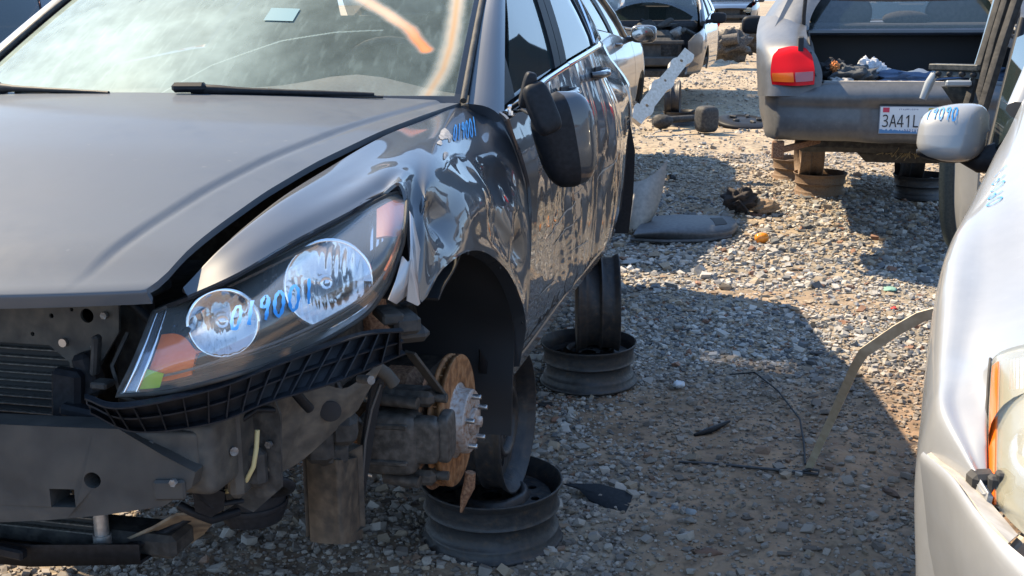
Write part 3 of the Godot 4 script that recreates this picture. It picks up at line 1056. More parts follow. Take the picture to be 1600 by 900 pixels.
	for a in [0.0, PI, PI * .5]: b.tube([Vector3(.37, .96, -1.0), Vector3(.37, .97, -1.02) + wb * Vector3(cos(a) * .18, 0, sin(a) * .18)], .018, 6)
	obj("steering_wheel", b, M.black, car)
	for sx in [.37, -.37]:
		b = MB.new()
		b.box(Vector3(sx, .62, -1.55), Vector3(.5, .16, .5), Basis(), .05)
		b.box(Vector3(sx, .92, -1.84), Vector3(.48, .62, .15), Basis(Vector3.RIGHT, deg_to_rad(-17)), .06)
		var seat := obj("seat", b, M.cloth, car)
		b = MB.new(); b.box(Vector3(sx, 1.30, -1.95), Vector3(.27, .19, .11), Basis(Vector3.RIGHT, deg_to_rad(-10)), .045); obj("headrest", b, M.cloth, seat)
	b = MB.new(); b.box(Vector3(0, .66, -2.35), Vector3(1.26, .2, .5), Basis(), .05); b.box(Vector3(0, .94, -2.6), Vector3(1.26, .56, .14), Basis(Vector3.RIGHT, deg_to_rad(-20)), .05); obj("rear_seat", b, M.cloth, car)
	# wipers and the cowl under the glass
	var cw := []; var cw2 := []; var cw3 := []
	for i in 31:
		var q := windshield_point(i / 30.0, 0.0)
		cw.append(q + Vector3(0, -.03, .09)); cw2.append(q + Vector3(0, -.012, .03)); cw3.append(q + Vector3(0, -.003, -.004))
	b = MB.new(); b.sheet([cw, cw2, cw3], .01); obj("cowl_panel", b, M.black, car)
	for wp in [[.57, .87, -.018], [.10, .42, -.02]]:
		var pth := []
		for k in 12:
			var u := lerpf(wp[0], wp[1], k / 11.0)
			pth.append(windshield_point(u, .035 - .02 * k / 11.0) + Vector3(0, .014, .012))
		b = MB.new(); b.tube(pth, [.011, .013, .012, .009, .008, .008, .007, .007, .007, .006, .006, .005], 7)
		b.box(pth[0] + Vector3(-.0, .004, .008), Vector3(.085, .024, .03), Basis(Vector3.UP, .15), .008)
		var wi := obj("wiper", b, M.black, car)
		b = MB.new()
		var bl := []
		for q in pth.slice(2): bl.append(q + Vector3(.02, -.006, -.008))
		b.tube(bl, .004, 6); obj("blade", b, M.liner, wi)
	# pale lines along the doors: a few scratches, mostly reflections drawn as ribbons
	for sc in [[-.62, .60, -1.30, .665, .003], [-.75, .56, -1.18, .60, .002], [-.95, .74, -1.42, .70, .0035], [-1.5, .63, -2.1, .70, .003], [-1.05, .50, -1.44, .47, .0025], [-.58, .47, -.9, .45, .002]]:
		var l := []; var l2 := []
		for k in 21:
			var t := k / 20.0
			var z := lerpf(sc[0], sc[2], t)
			var y := lerpf(sc[1], sc[3], t) + .006 * ripple.get_noise_2d(z * 3.0, sc[1] * 40)
			var w: float = sc[4] * sin(PI * t) * (1.0 + .6 * ripple.get_noise_2d(z * 9.0, sc[1] * 9))
			var x: float = a_side(z, y) + ddent.call(z, y) + .0016
			l.append(Vector3(x, y + w, z)); l2.append(Vector3(x, y - w, z))
		b = MB.new(); b.grid([l, l2], null, true)
		obj("scratch_reflection", b, plain(Color(.30, .27, .23), .7), fd if sc[0] > -1.46 else rd)
	make_sedan_front(car, fn)
	make_sedan_mirror(fd)

func other_side(o: Node3D, car: Node3D) -> void:        # the same part on the far side of the car, without its numbers
	var c: Node3D = o.duplicate()
	for n in c.find_children("paint_pen_number*", "", true, false): n.free()
	if c.has_meta("label"): c.remove_meta("label")
	c.scale = Vector3(-1, 1, 1)
	c.name = String(o.name) + "_001"
	car.add_child(c)
func lathe_x(at: Vector3) -> Transform3D: return Transform3D(Basis(Vector3(0, 1, 0), Vector3(1, 0, 0), Vector3(0, 0, -1)), at)
func facet_bowl(xf: Transform3D, r: float, depth: float, flutes: int) -> MB:
	var b := MB.new()
	var rows := []
	for j in 21:
		var q := j / 20.0
		var l := []
		for i in 73:
			var a := TAU * i / 72.0
			var x := cos(a) * q
			var f := x * flutes
			var tri := absf(f - floor(f) - .5) * 2.0
			l.append(xf * Vector3(x * r, -depth * (1.0 - q * q) + (.0013 * tri + .0006 * sin(sin(a) * q * 4.0)) * smooth(.16, .3, q) * smooth(1.0, .94, q), -sin(a) * q * r))
		rows.append(l)
	b.grid(rows, null, true)
	return b

func make_sedan_front(car: Node3D, fn: Net) -> void:
	# --- headlight
	var lamp := MeshInstance3D.new()
	var ln := Net.new([
		V([0.558,0.745,0.761, 0.57,0.693,0.842, 0.556,0.643,0.878]),
		V([0.6,0.763,0.712, 0.635,0.708,0.828, 0.618,0.642,0.842]),
		V([0.648,0.787,0.647, 0.7,0.733,0.793, 0.69,0.657,0.813]),
		V([0.7,0.815,0.581, 0.757,0.752,0.734, 0.747,0.664,0.728]),
		V([0.745,0.84,0.49, 0.803,0.771,0.639, 0.792,0.676,0.623]),
		V([0.785,0.865,0.403, 0.842,0.794,0.56, 0.835,0.702,0.553]),
		V([0.815,0.881,0.347, 0.868,0.82,0.518, 0.86,0.738,0.523]),
		V([0.832,0.879,0.328, 0.872,0.83,0.468, 0.87,0.769,0.498]),
		V([0.845,0.87,0.341, 0.868,0.845,0.419, 0.873,0.81,0.452])])
	var b := MB.new()
	var back := []
	var rows := ln.rows(12, 48)
	for j in rows.size():
		var l := []
		for i in rows[j].size():
			var q: Vector3 = rows[j][i]
			var e := minf(1.0, minf(minf(i, 12 - i), minf(j, 48 - j) / 2.0))
			l.append(q + Vector3(-.11, -.05, -.17) * e + Vector3(-.004, 0, -.008))
		back.append(l)
	b.grid(back)
	lamp.mesh = b.mesh()
	lamp.name = "headlight"
	var hm := worn("cloud", [Color(.055, .05, .047), Color(.12, .11, .10)], .28, .5, 3.0)
	lamp.material_override = hm
	car.add_child(lamp)
	lamp.set_meta("label", "left headlight with blue paint pen numbers")
	b = MB.new()
	b.sheet(rows, .003)
	var lens := obj("lens", b, M.lens, lamp)
	# rolled edge of the lens
	var rim := []
	for i in 13: rim.append(rows[0][i])
	for j in range(1, 49): rim.append(rows[j][12])
	for i in range(11, -1, -1): rim.append(rows[48][i])
	for j in range(47, -1, -1): rim.append(rows[j][0])
	b = MB.new(); b.tube(rim, .004, 6, false); obj("lens_seal", b, M.dirty_black, lamp)
	var c1: Vector3 = V([0.668,0.724,0.74])[0]
	var c2: Vector3 = V([0.772,0.75,0.546])[0]
	for c in [[c1, .054, .06, 4], [c2, .076, .07, 6]]:
		var dir := Vector3(.50, .13, .86).normalized()
		var sx := Vector3.UP.cross(dir).normalized()
		var at := Transform3D(Basis(sx, dir, sx.cross(dir)), c[0] - dir * .022)
		var bowl := obj("reflector_bowl", facet_bowl(at, c[1], c[2], c[3]), M.bowl, lamp)
		b = MB.new()
		b.lathe([[c[1] - .002, -.004], [c[1] + .003, -.006], [c[1] + .006, 0], [c[1] + .003, .004], [c[1] - .001, .003]], 48, at)
		obj("bowl_rim", b, M.chrome, bowl)
		b = MB.new()
		b.lathe([[.0125, -c[2] + .002], [.0115, -c[2] * .5], [.008, -c[2] * .4], [0, -c[2] * .38]], 20, at)
		obj("bulb_cap", b, M.chrome, bowl)
	# a fluted bright panel between the bowls and round the big one
	for pr in [[.655, .72, .10, .46, 4], [.08, .17, .18, .42, 4], [.33, .37, .12, .36, 3]]:
		b = MB.new()
		for k in pr[4]:
			var v0: float = lerpf(pr[0], pr[1], float(k) / pr[4])
			var v1: float = lerpf(pr[0], pr[1], (k + .86) / pr[4])
			var q := []
			for e in [[pr[2], v0], [pr[3], v0], [pr[3], v1], [pr[2], v1]]:
				q.append(ln.at(e[0], e[1]) + Vector3(-.02, -.004, -.045 - .012 * (k % 2)))
			b.face(q)
		obj("bright_panel", b, M.chrome, lamp)
	# turn signal in the inner corner
	var patch := func(u0: float, u1: float, f0: Callable, f1: Callable, off: Vector3, nu := 10, nv := 8) -> Array:
		var r := []
		for j in nv + 1:
			var l := []
			for i in nu + 1:
				var v := lerpf(u0, u1, float(j) / nv)
				l.append(ln.at(lerpf(f0.call(float(j) / nv), f1.call(float(j) / nv), float(i) / nu), v) + off)
			r.append(l)
		return r
	b = MB.new()
	var tsr: Array = patch.call(.055, .178, func(t: float) -> float: return .33 + .05 * t + .28 * t * t * t, func(t: float) -> float: return .95 - .05 * t, Vector3(-.008, 0, -.02), 24, 20)
	for j in tsr.size():
		for i in tsr[j].size(): tsr[j][i] += Vector3(.5, .1, .8) * (.0035 * absf(fmod(i * .25 + j * .1, 1.0) - .5) + .002 * absf(fmod(j * .34, 1.0) - .5))
	b.sheet(tsr, .012)
	var ts := obj("turn_signal", b, M.amber, lamp)
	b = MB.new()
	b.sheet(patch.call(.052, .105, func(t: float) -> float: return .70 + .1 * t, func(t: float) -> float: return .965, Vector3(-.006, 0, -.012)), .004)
	obj("lime_reflection", b, M.lime, ts)  # a reflection in the lamp, painted as a solid lime patch
	b = MB.new()
	b.sheet(patch.call(.018, .043, func(t: float) -> float: return .03, func(t: float) -> float: return .97, Vector3(-.004, 0, -.01)), .004)
	var strip := obj("light_strip", b, plain(Color(.10, .13, .2), .15, .8), lamp)
	for u in [.014, .047]:
		var l := []
		for k in 12: l.append(ln.at(lerpf(.02, .97, k / 11.0), u) + Vector3(-.002, 0, -.004))
		b = MB.new(); b.tube(l, .0022, 6); obj("strip_edge", b, M.chrome, strip)
	b = MB.new()
	b.sheet(patch.call(.68, .955, func(t: float) -> float: return lerpf(.10, .08, t), func(t: float) -> float: return lerpf(.36, .62, t), Vector3(-.006, 0, -.012)), .004)
	var am := plain(Color(.17, .03, .02), .6)
	obj("side_reflector", b, am, lamp)
	b = MB.new()
	b.sheet(patch.call(.77, .97, func(t: float) -> float: return lerpf(.82, .7, t), func(t: float) -> float: return .97, Vector3(-.008, 0, -.014)), .004)
	obj("side_marker", b, plain(Color(.5, .13, .04), .3), lamp)
	write_on("019001", func(x: float, y: float) -> Array:
		var u := lerpf(.53, .575, x) - .20 * y
		var v := .255 + .215 * x
		return [ln.at(u, v) + ln.normal(u, v) * .001, ln.normal(u, v)], .0062, M.blue_ink, lens)
	# stepped inner bezel between the two bowls and along the lower edge
	for pr in [[.10, .93, .84, .92, -.03], [.22, .66, .06, .11, -.035]]:
		b = MB.new()
		var br2 := ln.rows(4, 24, pr[2], pr[3], pr[0], pr[1])
		for r in br2:
			for i in r.size(): r[i] += Vector3(pr[4] * .5, 0, pr[4]) + Vector3(.004, .0, .008) * absf(i - 2.0)
		b.sheet(br2, .004); obj("bezel_step", b, hm, lamp)
	# black gap strip between fender and lamp
	var g0 := []; var g1 := []
	for k in 40:
		var t := k / 39.0
		g0.append(fn.at(1, lerpf(0, .42, t)) + Vector3(-.004, -.004, -.004)); g1.append(ln.at(0, lerpf(.02, .93, t)) + Vector3(-.002, .003, -.006))
	b = MB.new(); b.sheet([g0, g1], .006); obj("lamp_gap_seal", b, M.black, car)
	# torn sheet at the back of the lamp
	b = MB.new()
	b.sheet([V([0.878,0.864,0.426, 0.89,0.813,0.463, 0.893,0.771,0.479, 0.89,0.715,0.489]), V([0.886,0.853,0.43, 0.902,0.809,0.471, 0.896,0.763,0.468, 0.902,0.701,0.466]), V([0.885,0.84,0.42, 0.893,0.793,0.416, 0.905,0.759,0.474, 0.905,0.704,0.46])], .002)
	b.sheet([V([0.872,0.728,0.538, 0.88,0.756,0.518, 0.885,0.796,0.495]), V([0.878,0.716,0.516, 0.893,0.746,0.523, 0.889,0.782,0.48]), V([0.88,0.719,0.466, 0.887,0.746,0.474, 0.893,0.787,0.474])], .002)
	var fo := plain(Color(.38, .37, .37), .4, .5)
	obj("torn_fender_edge", b, fo, car)
	# --- ribbed bumper bracket under the lamp
	var tp := V([0.5,0.64,0.878, 0.568,0.633,0.886, 0.675,0.644,0.807, 0.765,0.67,0.718, 0.845,0.686,0.612, 0.885,0.67,0.513])
	var lo := V([0.5,0.614,0.868, 0.56,0.579,0.842, 0.665,0.585,0.796, 0.745,0.612,0.753, 0.83,0.63,0.688, 0.88,0.624,0.492])
	var tn := Net.new([tp, lo])
	b = MB.new()
	rows = tn.rows(50, 6)
	b.sheet(rows, .004, true)
	var br := obj("bumper_bracket", b, M.black, car)
	var edge := func(v: float, d: float) -> Array:
		var a := []; var c := []
		for k in 51:
			var q := tn.at(k / 50.0, v)
			a.append(q); c.append(q + Vector3(.55, -.05, .83).normalized() * d)
		return [a, c]
	for v in [0.0, .5, 1.0]:
		b = MB.new(); b.sheet(edge.call(v, .02 if v != .5 else .014), .0025); obj("bracket_flange", b, M.black, br)
	for k in 17:
		var u := .12 + .86 * k / 16.0
		var dd := Vector3(.55, -.05, .83).normalized()
		b = MB.new()
		b.sheet([[tn.at(u, 0), tn.at(u, .5), tn.at(u, 1)], [tn.at(u, 0) + dd * .018, tn.at(u, .5) + dd * .018, tn.at(u, 1) + dd * .018]], .0022)
		obj("rib", b, M.black, br)
	b = MB.new()
	b.box(V([0.86,0.664,0.433])[0], Vector3(.05, .035, .09), Basis(Vector3.UP, .6), .008)
	b.box(V([0.86,0.629,0.392])[0], Vector3(.07, .03, .05), Basis(Vector3.UP, .6), .012)
	b.box(V([0.84,0.678,0.451])[0], Vector3(.04, .02, .08), Basis(Vector3.UP, .6), .004)
	obj("bracket_clip", b, M.dirty_black, br)
	b = MB.new()
	b.tube(V([0.82,0.586,0.55, 0.85,0.593,0.573]), .008, 10)
	obj("bolt", b, M.cast, br)
	# --- radiator support, condenser, bumper beam
	var flat := func(z: float) -> Transform3D: return Transform3D(Basis(), Vector3(0, 0, z))
	b = MB.new()
	b.plate(PackedVector2Array([Vector2(-.46, .66), Vector2(-.46, .745), Vector2(.46, .747), Vector2(.455, .69), Vector2(.42, .64), Vector2(.392, .588), Vector2(.358, .588), Vector2(.356, .632), Vector2(.32, .66)]), .006, flat.call(.70),
		[circle(Vector2(.398, .716), .0125), circle(Vector2(.33, .712), .0045, 10), circle(Vector2(.37, .725), .0035, 8), circle(Vector2(.29, .678), .004, 8), circle(Vector2(.2, .70), .0125), circle(Vector2(-.1, .71), .01)])
	var sup := obj("radiator_support", b, M.primer, car)
	b = MB.new()
	b.box(Vector3(0, .752, .655), Vector3(1.0, .022, .12), Basis(), .006)
	b.box(Vector3(.42, .56, .60), Vector3(.07, .36, .05), Basis(), .01)
	b.box(Vector3(-.42, .56, .60), Vector3(.07, .36, .05), Basis(), .01)
	b.box(Vector3(0, .28, .62), Vector3(1.0, .045, .08), Basis(), .01)
	obj("support_frame", b, M.dirty_black, sup)
	b = MB.new(); b.tube([Vector3(.352, .668, .70), Vector3(.352, .668, .712)], .0075, 10); obj("bolt", b, M.steel, sup)
	b = MB.new()
	b.box(Vector3(.405, .62, .72), Vector3(.035, .075, .04), Basis(Vector3.FORWARD, -.25), .008)
	b.box(Vector3(.378, .585, .745), Vector3(.055, .10, .03), Basis(Vector3.FORWARD, .1), .008)
	b.box(Vector3(.42, .565, .76), Vector3(.09, .022, .03), Basis(Vector3.FORWARD, .15), .006)
	obj("lamp_mount", b, M.black, sup)
	b = MB.new(); b.box(Vector3(0, .475, .645), Vector3(.70, .37, .02), Basis(), .003)
	var cond := obj("condenser", b, plain(Color(.022, .02, .018), .8), car)
	b = MB.new(); b.box(Vector3.ZERO, Vector3(.695, .0028, .012), Basis(), .0008)
	var fm := b.mesh()
	for k in 25:
		var f := obj("fin", fm, M.fin, cond)
		f.position = Vector3(-.002, .298 + k * .0148, .661)
	b = MB.new()
	b.tube([Vector3(.362, .275, .665), Vector3(.362, .5, .665), Vector3(.362, .685, .66)], .013, 12)
	b.tube([Vector3(.388, .49, .67), Vector3(.388, .525, .67)], .014, 12)
	b.tube([Vector3(.362, .255, .665), Vector3(.362, .30, .665)], .0165, 12)
	b.box(Vector3(.382, .507, .68), Vector3(.05, .03, .025), Basis(), .005)
	obj("condenser_pipe", b, M.alu, cond)
	b = MB.new()
	b.plate(PackedVector2Array([Vector2(-.523, .572), Vector2(-.3, .575), Vector2(-.1, .576), Vector2(.1, .576), Vector2(.3, .575), Vector2(.4, .574), Vector2(.525, .572), Vector2(.60, .535), Vector2(.648, .507), Vector2(.64, .481), Vector2(.596, .450), Vector2(.5, .432), Vector2(.4, .418), Vector2(.3, .408), Vector2(.1, .402), Vector2(-.1, .402), Vector2(-.3, .408), Vector2(-.596, .45), Vector2(-.64, .481), Vector2(-.648, .507)]), .05, flat.call(.80),
		[circle(Vector2(.486, .492), .0135), rect(.415, .445, .455, .476)])
	for i in b.p.size():
		var q := b.p[i]
		b.p[i].z += .075 * (1.0 - pow(q.x / .65, 2)) - .012 * smooth(.45, .40, q.y) - .018 * smooth(.55, .576, q.y)
	var beam := obj("bumper_beam", b, M.beam, car)
	b = MB.new(); b.box(Vector3(.607, .478, .835), Vector3(.05, .034, .012), Basis(Vector3.UP, .25), .004); obj("beam_tab", b, M.beam, beam)
	b = MB.new(); b.box(Vector3(.44, .46, .775), Vector3(.10, .10, .01), Basis(), .002); obj("beam_back", b, M.dark, beam)
	b = MB.new()
	b.rbox(Vector3(.60, .515, .73), Vector3(.13, .125, .14), Basis(), .22)
	b.rbox(Vector3(.585, .53, .79), Vector3(.11, .07, .05), Basis(Vector3.UP, .2), .25)
	b.box(Vector3(.655, .50, .68), Vector3(.03, .17, .08), Basis(), .01)
	obj("crush_box", b, M.primer, car)
	b = MB.new()
	b.box(Vector3(.57, .49, .1), Vector3(.11, .14, 1.1), Basis(), .015)
	obj("frame_rail", b, M.dirty_black, car)
	b = MB.new()
	b.box(Vector3(-.57, .49, .1), Vector3(.11, .14, 1.1), Basis(), .015)
	obj("frame_rail", b, M.dirty_black, car)
	b = MB.new()
	b.plate(PackedVector2Array([Vector2(.60, .60), Vector2(.70, .61), Vector2(.72, .55), Vector2(.715, .42), Vector2(.66, .37), Vector2(.61, .39)]), .006, flat.call(.66), [circle(Vector2(.655, .56), .006, 8), circle(Vector2(.66, .525), .005, 8), circle(Vector2(.63, .47), .006, 8), circle(Vector2(.69, .45), .005, 8)])
	b.box(Vector3(.665, .46, .675), Vector3(.06, .07, .03), Basis(), .01)
	obj("end_plate", b, M.dirty_black, car)
	b = MB.new()
	b.tube(V([0.651,0.508,0.72, 0.672,0.511,0.74]), .0075, 10)
	obj("horn_bolt", b, M.cast, car)
	# sloping splash panel in front of the wheel
	b = MB.new()
	var up_ := V([0.666,0.528,0.6, 0.681,0.544,0.56, 0.696,0.554,0.52, 0.727,0.544,0.48, 0.758,0.529,0.44, 0.804,0.565,0.38])
	var dn_ := V([0.592,0.354,0.64, 0.616,0.369,0.6, 0.633,0.381,0.57, 0.653,0.39,0.53, 0.682,0.404,0.49, 0.756,0.474,0.4])
	var pn := Net.new([up_, dn_])
	b.sheet(pn.rows(20, 10, 0, 1, 0, 1, func(s: Vector3, u: float, v: float) -> float: return -.008 * smooth(.06, .0, absf(u - .45 - .1 * v)) + .006 * smooth(.1, 0, v)), .005, true)
	var sp := obj("splash_panel", b, worn("grain", [Color(.05, .045, .038), Color(.085, .075, .062), Color(.13, .11, .085)], .75, 0, 2.0, .3, .8, .3), car)
	b = MB.new()
	var hc: Vector3 = V([0.731,0.494,0.475])[0]
	b.lathe([[.0205, -.002], [.019, .001], [0, .0012]], 20, Transform3D(Basis(Vector3(.93, 0, -.36), Vector3(.36, 0, .93), Vector3(0, -1, 0)), hc))
	obj("panel_hole", b, M.dark, sp)
	# yellowed wire
	b = MB.new(); b.tube(V([0.695,0.536,0.7, 0.694,0.506,0.705, 0.689,0.474,0.71, 0.67,0.445,0.7, 0.643,0.422,0.69, 0.618,0.411,0.68]), .0042, 7)
	obj("wire", b, plain(Color(.42, .36, .18), .6), car)
	b = MB.new(); b.tube(V([0.638,0.518,0.72, 0.661,0.546,0.7, 0.687,0.564,0.68, 0.71,0.559,0.66]), .005, 7)
	obj("wire", b, M.black, car)
	b = MB.new()
	b.tube(V([0.611,0.45,0.71, 0.579,0.428,0.72, 0.601,0.392,0.7, 0.641,0.389,0.66]), .005, 7)
	obj("wire", b, M.black, car)
	b = MB.new(); b.tube([Vector3(-.6, .772, .64), Vector3(-.1, .768, .70), Vector3(.2, .77, .715), Vector3(.38, .762, .705), Vector3(.45, .745, .67), Vector3(.49, .70, .66), Vector3(.50, .62, .64)], .009, 8)
	obj("wiring_harness", b, M.black, car)
	b = MB.new(); b.tube([Vector3(.47, .69, .70), Vector3(.455, .64, .73), Vector3(.47, .59, .735), Vector3(.50, .575, .72)], .004, 6)
	obj("wire", b, M.dirty_black, car)
	for q in [Vector3(.30, .742, .706), Vector3(.10, .735, .706), Vector3(.435, .72, .706), Vector3(.412, .665, .706), Vector3(.62, .595, .668), Vector3(.705, .585, .668), Vector3(.70, .50, .668), Vector3(.628, .42, .668), Vector3(.57, .545, .815), Vector3(.62, .495, .842)]:
		b = MB.new(); b.tube([q, q + Vector3(0, 0, .007)], .0065, 6); obj("bolt", b, M.cast, sup)
	b = MB.new()
	b.box(V([0.633,0.482,0.7])[0], Vector3(.036, .026, .03), Basis(Vector3.UP, .4), .005)
	b.box(V([0.652,0.476,0.69])[0], Vector3(.02, .018, .03), Basis(Vector3.UP, .4), .004)
	obj("plug", b, M.black, car)
	b = MB.new()
	b.sheet([V([0.579,0.424,0.72, 0.609,0.43,0.71, 0.629,0.418,0.7]), V([0.576,0.383,0.71, 0.6,0.371,0.7, 0.619,0.383,0.69])], .005, true)
	b.tube(V([0.541,0.387,0.7, 0.564,0.377,0.7, 0.588,0.356,0.68, 0.608,0.347,0.62]), .008, 7)
	obj("torn_plastic", b, M.black, car)
	b = MB.new(); b.box(V([0.433,0.66,0.74])[0], Vector3(.012, .07, .02), Basis(Vector3.FORWARD, .15), .004); b.box(V([0.454,0.618,0.76])[0], Vector3(.03, .012, .03), Basis(), .003)
	obj("lamp_tab", b, M.dirty_black, car)
	for hs in [[Vector3(.30, .60, .62), Vector3(.40, .66, .60), Vector3(.47, .70, .55), Vector3(.50, .62, .50)], [Vector3(.52, .56, .70), Vector3(.60, .62, .66), Vector3(.68, .60, .60), Vector3(.72, .52, .54)], [Vector3(.66, .44, .66), Vector3(.70, .40, .60), Vector3(.66, .36, .55), Vector3(.58, .34, .52)], [Vector3(.1, .26, .66), Vector3(.25, .25, .69), Vector3(.42, .28, .66), Vector3(.52, .33, .6)]]:
		b = MB.new()
		var hl := []
		for k in 17: hl.append(Net.line(hs, k / 16.0))
		b.tube(hl, .009, 8); obj("hose", b, M.black, car)
	# lower trays
	b = MB.new()
	b.sheet([V([0.404,0.287,0.66, 0.463,0.318,0.66, 0.509,0.347,0.66, 0.587,0.351,0.64]), V([0.344,0.226,0.55, 0.374,0.207,0.5, 0.443,0.213,0.5, 0.469,0.234,0.5])], .005, true)
	obj("under_tray", b, M.tan_dirt, car)
	b = MB.new()
	b.sheet([V([-.5,.30,.70, -.2,.295,.72, .1,.292,.72, .25,.29,.715, .45,.30,.69]), V([-.5,.265,.70, -.2,.255,.73, .1,.252,.73, .25,.25,.72, .45,.262,.69]), V([-.5,.25,.5, -.2,.24,.5, .1,.24,.5, .25,.235,.5, .45,.245,.5])], .006, true)
	b.box(Vector3(.215, .285, .735), Vector3(.075, .02, .02), Basis(Vector3.FORWARD, .1), .004)
	obj("lower_grille_tray", b, M.black, car)
	b = MB.new()
	b.lathe([[.055, -.03], [.062, -.01], [.06, .02], [.05, .035], [.0, .036]], 24, Transform3D(Basis(), V([0.587,0.32,0.52])[0]))
	b.lathe([[.064, -.006], [.066, 0], [.064, .006]], 24, Transform3D(Basis(), V([0.587,0.32,0.52])[0]))
	obj("rubber_mount", b, M.black, car)
	# engine and gearbox masses, seen through the gaps
	b = MB.new()
	b.box(Vector3(.05, .50, .28), Vector3(.9, .36, .5), Basis(), .06)
	b.box(Vector3(.3, .36, .2), Vector3(.5, .2, .4), Basis(), .05)
	b.box(Vector3(0, .30, .0), Vector3(1.0, .1, .5), Basis(), .03)
	obj("engine", b, M.dirty_black, car)
	# fog lamp bracket, washer bottle and hanging liner edge
	b = MB.new()
	b.box(V([0.684,0.411,0.42])[0], Vector3(.055, .07, .07), Basis(Vector3.UP, .3), .012)
	b.box(V([0.726,0.436,0.4])[0], Vector3(.05, .055, .07), Basis(Vector3.UP, .3), .012)
	b.box(V([0.7,0.386,0.4])[0], Vector3(.06, .05, .06), Basis(Vector3.UP, .3), .012)
	obj("duct", b, M.dirty_black, car)
	b = MB.new()
	var wrows := []
	for j in 9:
		var l := []
		for i in 13:
			var s := i / 12.0
			var wp: Array = V([0.649,0.336,0.41, 0.73,0.354,0.435, 0.727,0.328,0.33])
			var q: Vector3 = (wp[0] as Vector3).lerp(wp[1], s / .6) if s < .6 else (wp[1] as Vector3).lerp(wp[2], (s - .6) / .4)
			q.y += lerpf(.035, -.135, j / 8.0) - (.012 * s) + .004 * sin(j * 2.2)
			q += Vector3(.002, 0, .003) * sin(s * 9.0)
			l.append(q)
		wrows.append(l)
	b.sheet(wrows, .09, true)
	obj("washer_bottle", b, worn("grain", [Color(.028, .023, .018), Color(.062, .046, .032), Color(.10, .075, .05)], .6, 0, 2.0, .25, .85, .2), car)
	b = MB.new()
	b.tube(V([0.765,0.494,0.3, 0.748,0.443,0.31, 0.736,0.379,0.32, 0.731,0.301,0.33, 0.717,0.199,0.34, 0.699,0.185,0.35, 0.664,0.177,0.36, 0.641,0.183,0.37, 0.637,0.165,0.375]), .0035, 6)
	obj("liner_wire", b, plain(Color(.06, .058, .055), .5), car)
	b = MB.new()
	b.sheet([V([0.752,0.502,0.24, 0.736,0.412,0.26, 0.72,0.294,0.28, 0.704,0.171,0.3]), V([0.743,0.493,0.3, 0.727,0.411,0.3, 0.71,0.305,0.31, 0.689,0.169,0.31])], .006)
	obj("liner_flap", b, M.liner, car)
	other_side(lamp, car)
	other_side(br, car)
	# --- wheel house, brake
	rows = []
	for j in 7:
		var l := []
		for i in 41:
			var a := lerpf(deg_to_rad(52), deg_to_rad(208), i / 40.0)
			var r := .382 + .012 * sin(a * 9.0) * smooth(.5, .2, j / 6.0)
			l.append(Vector3(lerpf(.872, .48, j / 6.0), .345 + sin(a) * r * 1.02, cos(a) * r * 1.02))
		rows.append(l)
	b = MB.new(); b.sheet(rows, .006)
	obj("wheel_liner", b, M.liner, car)
	b = MB.new()
	b.sheet([V([0.8,0.395,-0.313, 0.8,0.314,-0.417, 0.82,0.272,-0.473, 0.84,0.279,-0.543]), V([0.78,0.294,-0.395, 0.8,0.261,-0.415, 0.82,0.24,-0.451, 0.85,0.262,-0.456])], .005)
	obj("liner_tail", b, M.black, car)
	b = MB.new(); b.plate(PackedVector2Array([Vector2(-.42, .42), Vector2(.42, .42), Vector2(.42, .78), Vector2(-.42, .78)]), .01, Transform3D(Basis(Vector3(0, 0, 1), Vector3.UP, Vector3(-1, 0, 0)), Vector3(.50, 0, 0)))
	obj("wheel_house", b, M.liner, car)
	var ax := Vector3(.824, .32, 0)
	b = MB.new()
	b.lathe([[.085, -.018], [.147, -.018], [.148, -.016], [.148, -.008], [.13, -.007], [.13, .001], [.148, .002], [.148, .010], [.147, .012], [.085, .012]], 72, lathe_x(ax))
	for k in 36:
		var a := TAU * k / 36
		b.box(ax + Vector3(-.003, sin(a) * .136, cos(a) * .136), Vector3(.008, .018, .004), Basis(Vector3.RIGHT, -a + PI * .5), 0)
	var rotor := obj("brake_disc", b, M.rust, car)
	b = MB.new()
	b.lathe([[.090, .010], [.074, .013], [.072, .040], [.068, .045], [.034, .046], [.033, .042], [.030, .041], [.030, .052], [.026, .056], [.012, .056], [.012, .066], [0, .067]], 48, lathe_x(ax))
	var hub := obj("hub", b, worn("speck", [Color(.22, .12, .07), Color(.33, .29, .26), Color(.36, .33, .31)], .5, .4, 3.0, .25, .7, .15), rotor)
	for k in 5:
		var a := TAU * k / 5 + .35
		var q := ax + Vector3(.044, sin(a) * .057, cos(a) * .057)
		b = MB.new(); b.tube([q, q + Vector3(.018, 0, 0), q + Vector3(.021, 0, 0)], [.0062, .0062, .0048], 10)
		obj("stud", b, M.steel, hub)
	b = MB.new()
	b.lathe([[.158, -.034], [.156, -.031], [.08, -.03], [.0, -.032]], 40, lathe_x(ax), .6, 4.6)
	obj("dust_shield", b, M.rust_dark, rotor)
	b = MB.new()
	var cb := Basis(Vector3.UP, .06)
	b.rbox(Vector3(.735, .325, .165), Vector3(.135, .135, .085), cb)          # piston side
	b.rbox(Vector3(.805, .335, .172), Vector3(.085, .100, .045), cb)          # bridge
	b.rbox(Vector3(.850, .335, .140), Vector3(.030, .105, .075), cb)          # fingers
	b.box(Vector3(.765, .415, .128), Vector3(.12, .035, .06), cb, .010)
	b.box(Vector3(.765, .238, .128), Vector3(.12, .035, .06), cb, .010)
	b.tube([Vector3(.70, .33, .150), Vector3(.672, .33, .152)], .031, 16)
	b.tube([Vector3(.69, .415, .130), Vector3(.85, .415, .130)], .010, 10)
	b.tube([Vector3(.69, .24, .130), Vector3(.85, .24, .130)], .010, 10)
